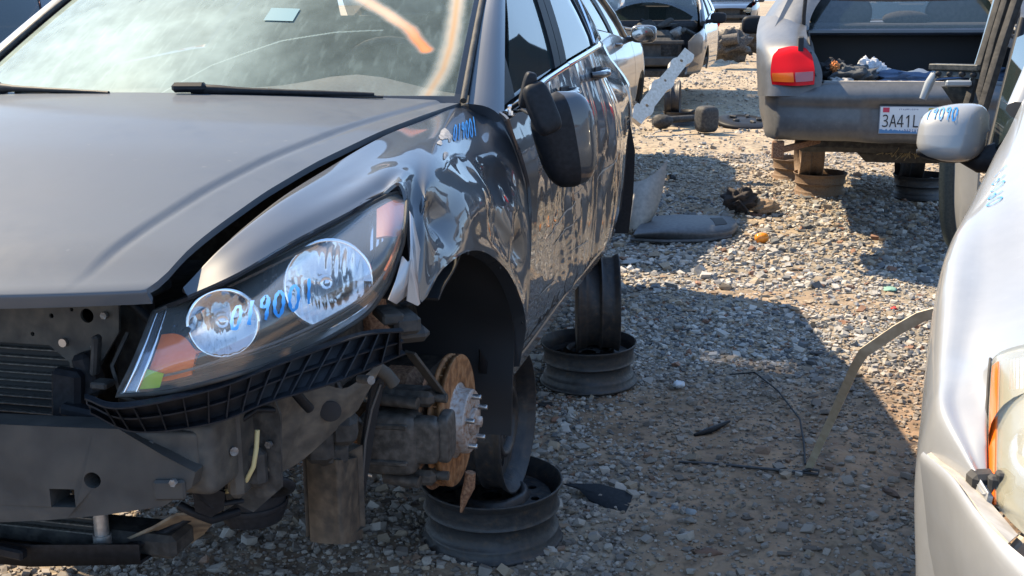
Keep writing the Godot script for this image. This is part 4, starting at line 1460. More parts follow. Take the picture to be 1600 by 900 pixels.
	b.tube([Vector3(.72, .415, .168), Vector3(.80, .415, .176)], .013, 12)
	b.tube([Vector3(.72, .24, .168), Vector3(.80, .24, .176)], .013, 12)
	b.box(Vector3(.735, .37, .205), Vector3(.10, .012, .01), cb, .003)
	b.box(Vector3(.735, .29, .208), Vector3(.10, .012, .01), cb, .003)
	b.tube([Vector3(.70, .36, .19), Vector3(.66, .39, .21), Vector3(.62, .46, .18), Vector3(.60, .58, .10)], .008, 8)
	var cal := obj("brake_caliper", b, worn("grain", [Color(.034, .031, .028), Color(.06, .054, .047), Color(.095, .085, .075)], .6, .25, 3.0, .25, .8, .3), car)
	for yy in [.415, .24]:
		b = MB.new(); b.tube([Vector3(.66, yy, .150), Vector3(.69, yy, .152)], .014, 6); obj("slide_bolt", b, M.steel, cal)
	b = MB.new(); b.box(Vector3(.832, .33, .1805), Vector3(.018, .032, .004), cb, .001); obj("caliper_window", b, M.dark, cal)
	b = MB.new()
	b.box(Vector3(.70, .33, .0), Vector3(.12, .2, .12), Basis(), .03)
	b.tube([Vector3(.66, .45, 0), Vector3(.62, .65, -.02), Vector3(.6, .85, -.03)], [.03, .035, .06], 14)
	b.tube([Vector3(.70, .22, .02), Vector3(.5, .24, .04), Vector3(.3, .25, .1)], .022, 10)
	b.tube([Vector3(.70, .30, .12), Vector3(.45, .32, .12)], .012, 8)
	obj("suspension", b, M.rust_dark, car)
	b = MB.new()
	b.bar(V([0.794,0.533,0.2])[0], V([0.835,0.421,0.12])[0], .03, .006)
	b.tube(V([0.76,0.527,0.3, 0.775,0.512,0.29, 0.787,0.49,0.28]), .014, 10)
	obj("liner_bracket", b, M.primer, car)
	b = MB.new()
	b.tube(V([0.868,0.206,0.02, 0.864,0.172,0.02, 0.853,0.143,0.02, 0.844,0.108,0.02]), [.012, .014, .010, .003], 8)
	obj("hanging_rag", b, M.rust_dark, car)

func make_sedan_mirror(door: Node3D) -> void:
	var c: Vector3 = V([0.985,0.9,-0.486])[0]
	var root := Node3D.new()
	root.name = "mirror"; door.add_child(root)
	root.set_meta("label", "broken left mirror hanging by its cable")
	var bs := Basis.from_euler(Vector3(.0, .55, -.0)) * Basis(Vector3(0, 0, 1), .20)
	var half := func(s0: float, s1: float, grow: float) -> MB:
		var b := MB.new()
		var rows := []
		for j in 25:
			var v := j / 24.0 * 2.0 - 1.0
			var l := []
			for i in 17:
				var a := lerpf(s0, s1, i / 16.0)
				var w := pow(maxf(0, 1.0 - pow(absf(v), 3.6)), .42)
				var cx := signf(cos(a)) * pow(absf(cos(a)), .75)
				var sx := signf(sin(a)) * pow(absf(sin(a)), .75)
				var wid := lerpf(.066, .080, smooth(-1, .4, v)) if v < .4 else .080
				l.append(c + bs * (Vector3(cx * wid * w, v * .122, sx * .052 * w) * grow))
			rows.append(l)
		b.grid(rows, null, s1 > s0)
		return b
	obj("mirror_cap", half.call(-PI * .52, PI * .5, 1.0), M.paint, root)
	obj("mirror_housing", half.call(PI * .48, PI * 1.5, 1.004), M.black, root)
	var b := MB.new()
	var q: Vector3 = V([0.965,0.991,-0.29])[0]
	b.rbox(q, Vector3(.062, .125, .06), Basis(Vector3(0, 0, 1), .42) * Basis(Vector3.UP, .5), .5)
	b.rbox(q + Vector3(-.034, .042, -.005), Vector3(.03, .085, .035), Basis(Vector3(0, 0, 1), -.25) * Basis(Vector3.UP, .4), .5)
	obj("mirror_arm", b, M.black, root)
	b = MB.new()
	b.tube(V([0.86,0.982,-0.435, 0.88,0.994,-0.432, 0.91,1,-0.399, 0.95,0.997,-0.303]), .006, 7)
	b.tube(V([0.86,0.968,-0.476, 0.89,0.977,-0.417, 0.94,0.974,-0.306]), .004, 7)
	obj("cable", b, M.black, root)
	b = MB.new()
	b.box(V([0.856,0.974,-0.451])[0], Vector3(.014, .03, .045), Basis(), .004)
	obj("mount_stub", b, M.chrome, root)

func _ready() -> void:
	var cam := Camera3D.new()
	cam.name = "camera"
	cam.fov = rad_to_deg(2.0 * atan(450.0 / 1815.0))
	cam.position = Vector3(0, 1.518, 0)
	cam.rotation = Vector3(-.2446, 0, -.0106)
	cam.near = .05; cam.far = 800.0
	add_child(cam)
	cam.current = true
	var env := Environment.new()
	env.background_mode = Environment.BG_SKY
	var sky := Sky.new()
	var sm := ProceduralSkyMaterial.new()
	sm.sky_top_color = Color(.36, .47, .62)
	sm.sky_horizon_color = Color(.60, .71, .81)
	sm.sky_curve = .16
	sm.ground_bottom_color = Color(.2, .17, .13)
	sm.ground_horizon_color = Color(.5, .48, .42)
	sm.sky_energy_multiplier = 1.3
	sky.sky_material = sm
	env.sky = sky
	env.tonemap_mode = Environment.TONE_MAPPER_LINEAR
	env.tonemap_exposure = 2.5
	env.sdfgi_enabled = true; env.ssao_enabled = true; env.ssil_enabled = true
	var we := WorldEnvironment.new()
	we.name = "world"; we.environment = env
	add_child(we)
	var sun := DirectionalLight3D.new()
	sun.name = "sun"
	sun.light_energy = 1.6
	sun.light_color = Color(1.0, .92, .79)
	sun.light_angular_distance = .5
	sun.shadow_enabled = true
	add_child(sun)
	sun.look_at_from_position(Vector3(-9.7, 13.3, -7.2), Vector3.ZERO)
	make_materials()
	make_ground()
	make_gravel()
	make_sedan()
	make_yard()

# ---------------------------------------------------------------- a plain saloon for the rows further off
func g_side(z: float, y: float) -> float:
	var x := a_side(clampf(z, -1.9, -.3), y)
	var t := clampf((z - .05) / .9, 0, 1)
	var r := clampf((-z - 1.9) / 1.9, 0, 1)
	x -= .15 * r * r
	return x - .20 * t * t
func g_glass_x(z: float, y: float) -> float:
	var r := clampf((-z - 1.9) / 1.9, 0, 1)
	return a_glass_x(z, y) + .27 * r - .12 * r * r
func g_top(z: float) -> float:
	return a_belt(z) if z < -.5 else a_lerp([[-.5, .955], [-.2, .96], [.3, .90], [.7, .83], [.92, .74]], z)
func make_car(called: String, label: String, at: Vector3, turn: float, paint: Material, opt := {}) -> Node3D:
	var car := thing(called, label, "car", at, Vector3(0, turn, 0))
	var arch := func(z: float) -> float:
		for c in [0.0, -2.8]:
			var d := absf(z - c)
			if d < .36: return maxf(.34, .32 + sqrt(.36 * .36 - d * d))
		return .34
	var b: MB
	for sg in [1, -1]:
		for seg in [["front_fender", .88, -.455], ["front_door", -.465, -1.455], ["rear_door", -1.465, -2.30], ["rear_quarter", -2.31, -3.84]]:
			b = MB.new()
			var r := side_panel(func(_y: float) -> float: return seg[1], func(_y: float) -> float: return seg[2], g_top, arch, 40 if seg[0] != "front_door" else 14, 14, g_side)
			b.sheet(r if sg > 0 else mirror_rows(r), .02, sg > 0)
			var o := obj(seg[0], b, paint, car)
			if String(seg[0]).ends_with("door"):
				b = MB.new()
				var hz: float = seg[2] + .24
				var hx := g_side(hz, .96)
				b.tube([Vector3((hx - .005) * sg, .95, hz + .10), Vector3((hx + .03) * sg, .955, hz + .06), Vector3((hx + .03) * sg, .958, hz - .06), Vector3((hx - .005) * sg, .96, hz - .10)], .012, 6)
				obj("door_handle", b, paint, o)
		for w in [[-.52, -1.21, -1.45, -1.20, M.side_glass, "window_glass", .012], [-1.20, -1.38, -1.64, -1.44, M.black, "pillar_trim", .004], [-1.37, -2.0, -2.2, -1.63, M.side_glass, "window_glass", .012], [-1.99, -3.15, -2.72, -2.19, paint, "rear_pillar", .0]]:
			b = MB.new()
			var r := pane([Vector2(w[0], a_belt(w[0]) + .01), Vector2(w[1], a_belt(w[1]) + .01), Vector2(w[2], 1.395), Vector2(w[3], 1.38)], g_glass_x, w[6], 6, 6)
			b.sheet(r if sg > 0 else mirror_rows(r), .006, sg > 0)
			obj(w[5], b, w[4], car)
		b = MB.new()
		b.tube([Vector3(.80 * sg, .95, -.40), Vector3(.735 * sg, 1.19, -.78), Vector3(.645 * sg, 1.40, -1.17)], [.045, .035, .03], 8)
		obj("windshield_pillar", b, paint, car)
		if not opt.get("no_lamps", false):
			b = MB.new(); b.blob(Vector3(.62 * sg, .70, .80), Vector3(.17, .085, .09), fnoise(1, .4), .03); obj("headlight", b, M.old_lens, car)
		b = MB.new(); b.blob(Vector3(.68 * sg, .88, -3.80), Vector3(.14, .10, .07), fnoise(1, .4), .03); obj("taillight", b, M.red_lens, car)
		b = MB.new()
		b.rbox(Vector3(.99 * sg, 1.02, -.62), Vector3(.22, .15, .12), Basis(), .55, 24, 14)
		b.tube([Vector3(.83 * sg, .97, -.56), Vector3(.92 * sg, .99, -.58)], .026, 8)
		var mi := obj("mirror", b, opt.get("mirror_material", paint), car)
		b = MB.new()
		b.lathe([[.0, .004], [.092, .003], [.094, 0], [0, -.004]], 24, Transform3D(Basis(Vector3(1, 0, 0), Vector3(0, -.05, -1).normalized(), Vector3(0, .68, -.03)), Vector3(.99 * sg, 1.02, -.688)))
		obj("mirror_glass", b, M.chrome, mi)
	var rows := []
	for j in 9:
		var l := []
		for i in 13:
			var k := i / 6.0 - 1.0
			var s := k * k
			var z := lerpf(-1.06 - .11 * s, -2.72, j / 8.0)
			l.append(Vector3(k * .65, 1.40 + .075 * (1.0 - s * s) - .02 * j / 8.0, z))
		rows.append(l)
	b = MB.new(); b.sheet(rows, .03); obj("roof", b, paint, car)
	rows = []
	for j in 6:
		var l := []
		for i in 13: l.append(windshield_point(i / 12.0, j / 5.0))
		rows.append(l)
	b = MB.new(); b.grid(rows); obj("windshield", b, M.clear_glass, car)
	rows = []
	for j in 5:
		var l := []
		for i in 9:
			var k := i / 4.0 - 1.0
			l.append(Vector3(k * lerpf(.61, .70, j / 4.0), lerpf(1.44 - .045 * k * k, 1.09, j / 4.0), lerpf(-2.74, -3.2, j / 4.0)))
		rows.append(l)
	b = MB.new(); b.grid(rows); obj("rear_window", b, M.side_glass, car)
	rows = []
	for q in [[1.095, -3.18, .70], [1.085, -3.5, .69], [1.06, -3.80, .68], [1.0, -3.86, .67], [.75, -3.88, .66]]:
		var l := []
		for i in 9: l.append(Vector3((i / 4.0 - 1.0) * q[2], q[0], q[1]))
		rows.append(l)
	b = MB.new(); b.sheet(rows, .012); obj("trunk_lid", b, paint, car)
	b = MB.new()
	rows = []
	for y in [.76, .70, .55, .42, .36]:
		var l := []
		for i in 13:
			var k := i / 6.0 - 1.0
			l.append(Vector3(k * .775, y, -3.82 - .08 * (1.0 - pow(absf(k), 4)) - .03 * smooth(.4, .6, y)))
		rows.append(l)
	b.sheet(rows, .02); obj("rear_bumper", b, paint, car)
	if opt.get("hood_up", false):
		var piv := Vector3(0, 1.40, -.72)
		var hb := Basis(Vector3.RIGHT, deg_to_rad(-40))
		rows = []
		for j in 8:
			var l := []
			for i in 13:
				var k := i / 6.0 - 1.0
				l.append(piv + hb * Vector3(k * lerpf(.60, .74, j / 7.0), .05 * (1.0 - k * k), lerpf(1.22 - .1 * k * k, 0, j / 7.0)))
			rows.append(l)
		b = MB.new(); b.sheet(rows, .02)
		var hd := obj("hood", b, M.dirty_black, car)
		for k in [-.45, -.15, .15, .45]:
			b = MB.new(); b.bar(piv + hb * Vector3(k, .0, .1), piv + hb * Vector3(k * .8, .0, 1.1), .06, .02); obj("hood_rib", b, M.dirty_black, hd)
		b = MB.new(); b.box(Vector3(0, .62, .25), Vector3(1.1, .34, .7), Basis(), .08); b.box(Vector3(.2, .82, .2), Vector3(.4, .12, .35), Basis(), .03); b.box(Vector3(-.35, .80, .3), Vector3(.3, .16, .25), Basis(), .03)
		obj("engine", b, M.dirty_black, car)
		var er := RandomNumberGenerator.new()
		er.seed = 8
		for k in 16:
			b = MB.new()
			var ep := Vector3(er.randf_range(-.6, .6), er.randf_range(.72, .98), er.randf_range(-.2, .7))
			if k % 3 == 0: b.tube([ep, ep + Vector3(er.randfn() * .15, .05, er.randfn() * .12), ep + Vector3(er.randfn() * .3, -.05, er.randfn() * .2)], er.randf_range(.015, .035), 8)
			else: b.rbox(ep, Vector3(er.randf_range(.08, .3), er.randf_range(.05, .16), er.randf_range(.08, .25)), Basis.from_euler(Vector3(er.randfn() * .3, er.randf() * 3.0, er.randfn() * .3)), .5, 14, 8)
			obj("engine_part", b, [M.alu, M.dirty_black, M.primer, M.cast, M.black][k % 5], car)
		b = MB.new(); b.box(Vector3(0, .74, .74), Vector3(1.3, .05, .06), Basis(), .01); b.box(Vector3(0, .50, .80), Vector3(1.2, .12, .08), Basis(), .02); b.box(Vector3(0, .58, .70), Vector3(.7, .30, .02), Basis(), .004)
		obj("radiator_support", b, M.beam, car)
		b = MB.new()
		b.bar(Vector3(-.25, .86, .30), Vector3(.45, .95, -.1), .13, .03); obj("strut_brace", b, M.beam, car)
	else:
		rows = []
		for j in 11:
			var l := []
			for i in 13:
				var k := i / 6.0 - 1.0
				var z := lerpf(.9, -.40, j / 10.0) + .1 * (1.0 - k * k)
				l.append(Vector3(k * lerpf(.55, .74, j / 10.0), g_top(lerpf(.9, -.4, j / 10.0)) + .03 - .02 * k * k, z))
			rows.append(l)
		b = MB.new(); b.sheet(rows, .012); obj("hood", b, paint, car)
		if not opt.get("no_bumper", false):
			b = MB.new()
			rows = []
			for y in [.70, .62, .5, .4, .3]:
				var l := []
				for i in 13:
					var k := i / 6.0 - 1.0
					l.append(Vector3(k * .74, y, .84 + .14 * (1.0 - pow(absf(k), 3)) + .03 * smooth(.7, .5, y)))
				rows.append(l)
			b.sheet(rows, .02, true); obj("front_bumper", b, paint, car)
		else:
			b = MB.new(); b.box(Vector3(0, .74, .78), Vector3(1.3, .06, .06), Basis(), .01); b.box(Vector3(0, .50, .86), Vector3(1.2, .12, .08), Basis(), .02); b.box(Vector3(0, .58, .76), Vector3(.7, .36, .02), Basis(), .004)
			obj("radiator_support", b, M.beam, car)
	b = MB.new()
	b.box(Vector3(0, .34, -1.5), Vector3(1.45, .10, 4.4), Basis(), .02)
	b.box(Vector3(0, .62, .0), Vector3(1.0, .5, .9), Basis(), .05)
	b.box(Vector3(0, .62, -2.8), Vector3(1.0, .5, 1.2), Basis(), .05)
	obj("underbody", b, M.dirty_black, car)
	b = MB.new()
	for sx in [.37, -.37]:
		b.box(Vector3(sx, .86, -1.8), Vector3(.48, .68, .15), Basis(Vector3.RIGHT, deg_to_rad(-17)), .06)
		b.box(Vector3(sx, 1.27, -1.93), Vector3(.27, .18, .11), Basis(Vector3.RIGHT, deg_to_rad(-10)), .04)
	b.box(Vector3(0, .9, -2.6), Vector3(1.26, .6, .14), Basis(Vector3.RIGHT, deg_to_rad(-20)), .05)
	b.box(Vector3(0, .93, -.7), Vector3(1.38, .12, .35), Basis(), .04)
	obj("seats_and_dash", b, M.cloth, car)
	return car

# ---------------------------------------------------------------- the grey saloon with its trunk open; local z points to its rear
func make_trunk_car() -> void:
	var car := thing("sedan", "faded grey sedan seen from behind with open trunk full of clothes, on stacked rims", "car", Vector3(2.18, 0, -6.35), Vector3(0, -.2373, 0))
	var b := MB.new()
	var rows := []
	# bumper cover
	var prof := [[1.045, -.075], [1.02, -.03], [.985, -.004], [.95, .004], [.925, -.012], [.90, -.016], [.86, -.004], [.80, .0], [.755, -.012], [.725, -.04], [.715, -.10]]
	var dn2 := fnoise(14, 1.6)
	for q in prof:
		var l := []
		for i in 57:
			var k := i / 28.0 - 1.0
			var a := absf(k)
			var x := k * .775 if a < .93 else signf(k) * (.775 * .93 + .10 * (1.0 - pow(1.0 - (a - .93) / .07, 2)) * .75)
			var z: float = q[1] - .10 * pow(a, 3) - (.0 if a < .93 else .45 * pow((a - .93) / .07, 1.5))
			var recess := .016 * smooth(.27, .25, absf(x - .02)) * smooth(.955, .94, q[0]) * smooth(.74, .77, q[0])
			l.append(Vector3(x, q[0] + .012 * dn2.get_noise_2d(x * 1.5, 3.0) * smooth(.9, .72, q[0]), z - recess + .006 * dn2.get_noise_2d(x * 2.0, q[0] * 3.0)))
		rows.append(l)
	b.sheet(rows, .012, true)
	var bumper := obj("rear_bumper", b, M.faded_gray, car)
	# licence plate
	var pc: Vector3 = V([-0.012,0.849,-0.012])[0]
	b = MB.new(); b.box(pc, Vector3(.305, .152, .006), Basis(), .0015)
	var plate := obj("license_plate", b, plate_material(), bumper)
	plate.mesh = plate_mesh(pc)
	var tm := TextMesh.new()
	var sf := SystemFont.new()
	sf.font_names = PackedStringArray(["Droid Sans Mono"])
	tm.font = sf; tm.font_size = 48; tm.pixel_size = .00172; tm.depth = .002; tm.text = "3A41L12"
	tm.curve_step = 1.0
	var ink := plain(Color(.015, .016, .02), .6)
	var t3 := obj("plate_number", tm, ink, plate)
	t3.position = pc + Vector3(0, -.006, .0045)
	t3.scale = Vector3(.80, 1.12, 1)
	for st in [[-.118, .055, Color(.5, .04, .08)], [.118, .055, Color(.55, .42, .08)]]:
		b = MB.new(); b.box(pc + Vector3(st[0], st[1], .0035), Vector3(.034, .026, .002), Basis(), .0004); obj("plate_sticker", b, plain(st[2], .6), plate)
	# tail lamps
	for sg in [-1.0, 1.0]:
		var ln := Net.new([
			V([-0.748,1.032,-0.085, -0.629,1.029,-0.03, -0.519,1.038,-0.02]),
			V([-0.758,1.092,-0.09, -0.639,1.098,-0.045, -0.519,1.107,-0.035]),
			V([-0.757,1.144,-0.105, -0.642,1.156,-0.07, -0.528,1.154,-0.06]),
			V([-0.749,1.192,-0.125, -0.645,1.214,-0.1, -0.54,1.194,-0.09]),
			V([-0.723,1.226,-0.15, -0.646,1.241,-0.14, -0.573,1.231,-0.12])])
		var rr := ln.rows(12, 20)
		b = MB.new()
		b.sheet(rr if sg < 0 else mirror_rows(rr), .01, sg > 0)
		var lamp := obj("taillight", b, M.red_lens, car)
		var amr := ln.rows(8, 5, .03, .52, .07, .26)
		var clr := ln.rows(6, 5, .56, .97, .07, .26)
		for pr in [[amr, M.amber, "turn_lens"], [clr, plain(Color(.36, .10, .10), .25), "reverse_lens"]]:
			for r in pr[0]:
				for i in r.size(): r[i] += Vector3(0, 0, .004)
			b = MB.new(); b.sheet(pr[0] if sg < 0 else mirror_rows(pr[0]), .003, sg > 0); obj(pr[2], b, pr[1], lamp)
		# quarter panel round the lamp, and the long side with roof pillar
		var qn := Net.new([
			V([-0.833,0.94,-0.42, -0.781,0.966,-0.1, -0.626,0.971,-0.05, -0.488,0.973,-0.05]),
			V([-0.842,1.05,-0.44, -0.787,1.07,-0.14, -0.638,1.075,-0.075, -0.476,1.084,-0.07]),
			V([-0.85,1.143,-0.46, -0.791,1.157,-0.18, -0.642,1.162,-0.1, -0.505,1.173,-0.1]),
			V([-0.855,1.233,-0.52, -0.798,1.242,-0.3, -0.654,1.247,-0.16, -0.541,1.233,-0.16]),
			V([-0.864,1.319,-0.8, -0.794,1.324,-0.6, -0.673,1.324,-0.42, -0.571,1.309,-0.42]),
			V([-0.854,1.392,-1, -0.783,1.395,-0.8, -0.672,1.407,-0.72, -0.565,1.362,-0.68])])
		var qr := qn.rows(14, 30)
		b = MB.new(); b.sheet(qr if sg < 0 else mirror_rows(qr), .02, sg > 0)
		var qp := obj("rear_quarter", b, M.faded_gray, car)
		rows = []
		for j in 15:
			var y := lerpf(1.27, .72, j / 14.0)
			var l := []
			for i in 41:
				var z := -.30 - 3.76 * i / 40.0
				var x: float = .765 + .09 * smooth(-.1, -1.0, z) - .05 * smooth(1.1, 1.30, y) - .03 * smooth(.85, .72, y)
				if z < -3.3: x -= .15 * pow((-z - 3.3) / .8, 2)
				var yb := .72
				var dd := absf(z + 1.05)
				if dd < .33: yb = maxf(yb, .68 + sqrt(.33 * .33 - dd * dd))
				dd = absf(z + 3.55)
				if dd < .33: yb = maxf(yb, .68 + sqrt(.33 * .33 - dd * dd))
				var yy := lerpf(1.27, yb, j / 14.0)
				l.append(Vector3(x * sg, yy, z))
			rows.append(l)
		b = MB.new(); b.sheet(rows, .02, sg > 0); obj("body_side", b, M.faded_gray, car)
		var pn := Net.new([
			V([-0.869,1.224,-0.95, -0.799,1.261,-0.58, -0.664,1.279,-0.46, -0.556,1.32,-0.56]),
			V([-0.87,1.301,-1, -0.785,1.333,-0.68, -0.654,1.357,-0.56, -0.551,1.377,-0.64]),
			V([-0.824,1.391,-1.05, -0.753,1.414,-0.8, -0.625,1.437,-0.7, -0.52,1.45,-0.76]),
			V([-0.762,1.489,-1.12, -0.693,1.508,-0.92, -0.572,1.518,-0.84, -0.469,1.525,-0.9]),
			V([-0.662,1.627,-1.25, -0.599,1.643,-1.1, -0.489,1.656,-1.02, -0.391,1.663,-1.08])])
		var pr3 := pn.rows(12, 16)
		b = MB.new(); b.sheet(pr3 if sg < 0 else mirror_rows(pr3), .02, sg > 0); obj("rear_pillar", b, M.faded_gray, car)
		rows = []
		for j in 7:
			var t := j / 6.0
			var l := []
			for i in 5:
				var z0 := lerpf(-.45, -1.35, i / 4.0)
				l.append(Vector3(lerpf(.785, .60, t) * sg, lerpf(1.265, 1.70, t), lerpf(z0, -1.15 - .35 * i / 4.0, t)))
			rows.append(l)
		b = MB.new(); b.sheet(rows, .04, sg < 0); obj("roof_pillar", b, M.faded_gray, car)
		rows = []
		for j in 7:
			var t := j / 6.0
			var l := []
			for i in 9: l.append(Vector3(lerpf(.79, .61, t) * sg, lerpf(1.265, 1.69, t), lerpf(lerpf(-1.33, -1.49, t), lerpf(-3.0, -2.5, t), i / 8.0)))
			rows.append(l)
		b = MB.new(); b.sheet(rows, .006, sg < 0); obj("window_glass", b, M.side_glass, car)
		b = MB.new()
		b.rbox(Vector3(.95 * sg, 1.30, -2.62), Vector3(.18, .14, .11), Basis(), .6, 24, 14); b.tube([Vector3(.80 * sg, 1.28, -2.66), Vector3(.92 * sg, 1.29, -2.64)], .022, 8)
		obj("mirror", b, M.black, car)
		# jamb beside the trunk opening
		b = MB.new()
		var jn := [Vector3(-.50 * sg * -1, 1.045, -.085), Vector3(.535 * sg, 1.10, -.075), Vector3(.545 * sg, 1.20, -.12), Vector3(.555 * sg, 1.27, -.25), Vector3(.56 * sg, 1.29, -.68)]
		jn[0] = Vector3(.47 * sg, 1.045, -.085)
		var jo := []; var ji := []
		for q in jn: jo.append(q + Vector3(.03 * sg, .004, .006)); ji.append(q + Vector3(-.03 * sg, -.05, -.05))
		b.sheet([jo, jn, ji], .01, sg < 0); obj("trunk_jamb", b, M.faded_gray, qp)
		b = MB.new(); b.tube(jn, .011, 6); obj("trunk_seal", b, M.liner, qp)
	# trunk: a lined box with a carpet
	b = MB.new()
	b.box(Vector3(0, .955, -.48), Vector3(1.16, .03, .80), Basis(), .004)
	var floor_ := obj("trunk_floor", b, worn("grain", [Color(.12, .12, .12), Color(.2, .19, .18)], .95, 0, 4.0), car)
	b = MB.new(); b.box(Vector3(0, 1.035, -.10), Vector3(.98, .03, .05), Basis(), .01); obj("trunk_sill", b, M.faded_gray, floor_)
	b = MB.new(); b.box(Vector3(0, 1.045, -.13), Vector3(.96, .012, .03), Basis(), .004); obj("sill_trim", b, M.cream_plastic, floor_)
	b = MB.new()
	b.box(Vector3(0, 1.12, -.90), Vector3(1.2, .36, .03), Basis(), .004)
	b.box(Vector3(.60, 1.12, -.5), Vector3(.03, .34, .80), Basis(), .004)
	b.box(Vector3(-.60, 1.12, -.5), Vector3(.03, .34, .80), Basis(), .004)
	obj("trunk_lining", b, M.liner, car)
	b = MB.new(); b.box(Vector3(0, 1.29, -.80), Vector3(1.22, .035, .22), Basis(Vector3.RIGHT, -.12), .01); obj("rear_shelf_panel", b, M.navy, car)
	rows = []
	for j in 7:
		var l := []
		for i in 13:
			var k := i / 6.0 - 1.0
			l.append(Vector3(k * lerpf(.66, .56, j / 6.0), lerpf(1.315, 1.70, j / 6.0), lerpf(-.70 - .06 * (1.0 - k * k), -1.28, j / 6.0)))
		rows.append(l)
	b = MB.new(); b.grid(rows, null, false); obj("rear_window", b, M.clear_glass, car)
	b = MB.new(); b.box(Vector3(0, 1.33, -1.05), Vector3(1.2, .03, .5), Basis(), .01)
	b.blob(Vector3(.02, 1.37, -1.0), Vector3(.14, .05, .06), fnoise(1, .4), .05)
	obj("parcel_shelf", b, M.cloth, car)
	b = MB.new()
	for sx in [-.36, .36]: b.blob(Vector3(sx, 1.40, -1.28), Vector3(.2, .15, .07), fnoise(1, .4), .05, 18, 11)
	obj("rear_headrest", b, M.trim_plastic, car)
	rows = []
	for j in 7:
		var l := []
		for i in 9:
			var k := i / 4.0 - 1.0
			l.append(Vector3(k * .59, 1.72 + .05 * (1.0 - k * k), lerpf(-1.22, -2.6, j / 6.0)))
		rows.append(l)
	b = MB.new(); b.sheet(rows, .03); obj("roof", b, M.faded_gray, car)
	# lid, raised
	rows = []
	for j in 7:
		var l := []
		for i in 13:
			var k := i / 6.0 - 1.0
			l.append(Vector3(k * lerpf(.61, .57, j / 6.0), lerpf(1.475 + .02 * k * k, 2.05, j / 6.0), lerpf(-.56, -.42 + .05 * (1.0 - k * k), j / 6.0)))
		rows.append(l)
	b = MB.new(); b.sheet(rows, .03); var lid := obj("trunk_lid", b, M.navy, car)
	for sg in [-1.0, 1.0]:
		b = MB.new(); b.tube([Vector3(.585 * sg, 1.27, -.62), Vector3(.59 * sg, 1.40, -.56), Vector3(.585 * sg, 1.50, -.545)], .012, 8); obj("lid_hinge", b, M.steel_black, lid)
	# things under the body
	b = MB.new()
	b.box(Vector3(0, .70, -.9), Vector3(1.2, .12, 1.4), Basis(), .03)
	b.box(Vector3(.1, .64, -.45), Vector3(.7, .14, .3), Basis(), .05)
	b.box(Vector3(0, .72, -2.6), Vector3(1.4, .1, 2.2), Basis(), .02)
	obj("underbody", b, M.dirty_black, car)
	b = MB.new()
	b.bar(Vector3(-.70, .655, -.12), Vector3(-.38, .73, -.25), .03, .035); b.box(Vector3(-.70, .66, -.14), Vector3(.07, .10, .06), Basis(), .008)
	b.bar(Vector3(-.5, .60, -.9), Vector3(.5, .60, -.9), .07, .07)
	obj("rusty_bar", b, M.rust_dark, car)
	b = MB.new()
	var r := RandomNumberGenerator.new()
	r.seed = 5
	for k in 60:
		var q := Vector3(.02 + r.randfn() * .04, .71, -.28 + r.randfn() * .03)
		b.tube([q, q + Vector3(r.randfn() * .02, -.04, r.randfn() * .02), q + Vector3(r.randfn() * .05, -.06 - r.randf() * .05, r.randfn() * .03)], .0018, 4)
	tag(obj("dry_straw", b, plain(Color(.26, .2, .1), .9), car), "", "", "", "stuff")
	# the pile in the trunk
	var heap := [
		["white crumpled cloth on top of the pile in the trunk", Vector3(-.20, 1.085, -.5), Vector3(.085, .065, .07), Color(.42, .43, .45)],
		["blue denim cloth spread across the trunk floor", Vector3(.12, 1.03, -.42), Vector3(.30, .06, .2), Color(.07, .105, .17)],
		["dark grey jacket crumpled in the trunk", Vector3(-.31, 1.05, -.36), Vector3(.13, .07, .12), Color(.055, .06, .065)],
		["black bag at the left end of the trunk pile", Vector3(-.40, 1.06, -.44), Vector3(.1, .08, .1), Color(.02, .02, .022)],
		["orange rag on the left of the trunk pile", Vector3(-.405, 1.115, -.34), Vector3(.025, .03, .03), Color(.5, .17, .05)],
		["pale patterned cloth at the front of the trunk pile", Vector3(-.37, 1.03, -.22), Vector3(.07, .03, .05), Color(.28, .27, .26)],
		["second blue cloth at the far right of the trunk", Vector3(.38, 1.05, -.5), Vector3(.16, .07, .16), Color(.06, .09, .14)],
		["white scrap of cloth lying on the trunk sill", Vector3(-.10, 1.03, -.20), Vector3(.10, .014, .04), Color(.4, .4, .41)]]
	var fz := fnoise(31, 1.4, FastNoiseLite.TYPE_SIMPLEX, 4)
	var tf := Transform3D(Basis.from_euler(Vector3(0, -.2373, 0)), Vector3(2.18, 0, -6.35))
	for h in heap:
		b = MB.new()
		b.blob(Vector3.ZERO + (h[1] as Vector3) * 0.0, h[2], fnoise(int(h[1].x * 1000) + 900, 1.1, FastNoiseLite.TYPE_SIMPLEX_SMOOTH, 3), .75, 36, 24)
		var o := obj("cloth", b, plain(h[3], .95))
		o.transform = tf * Transform3D(Basis(), h[1])
		tag(o, h[0], "clothing", "clothes piled in the open trunk")

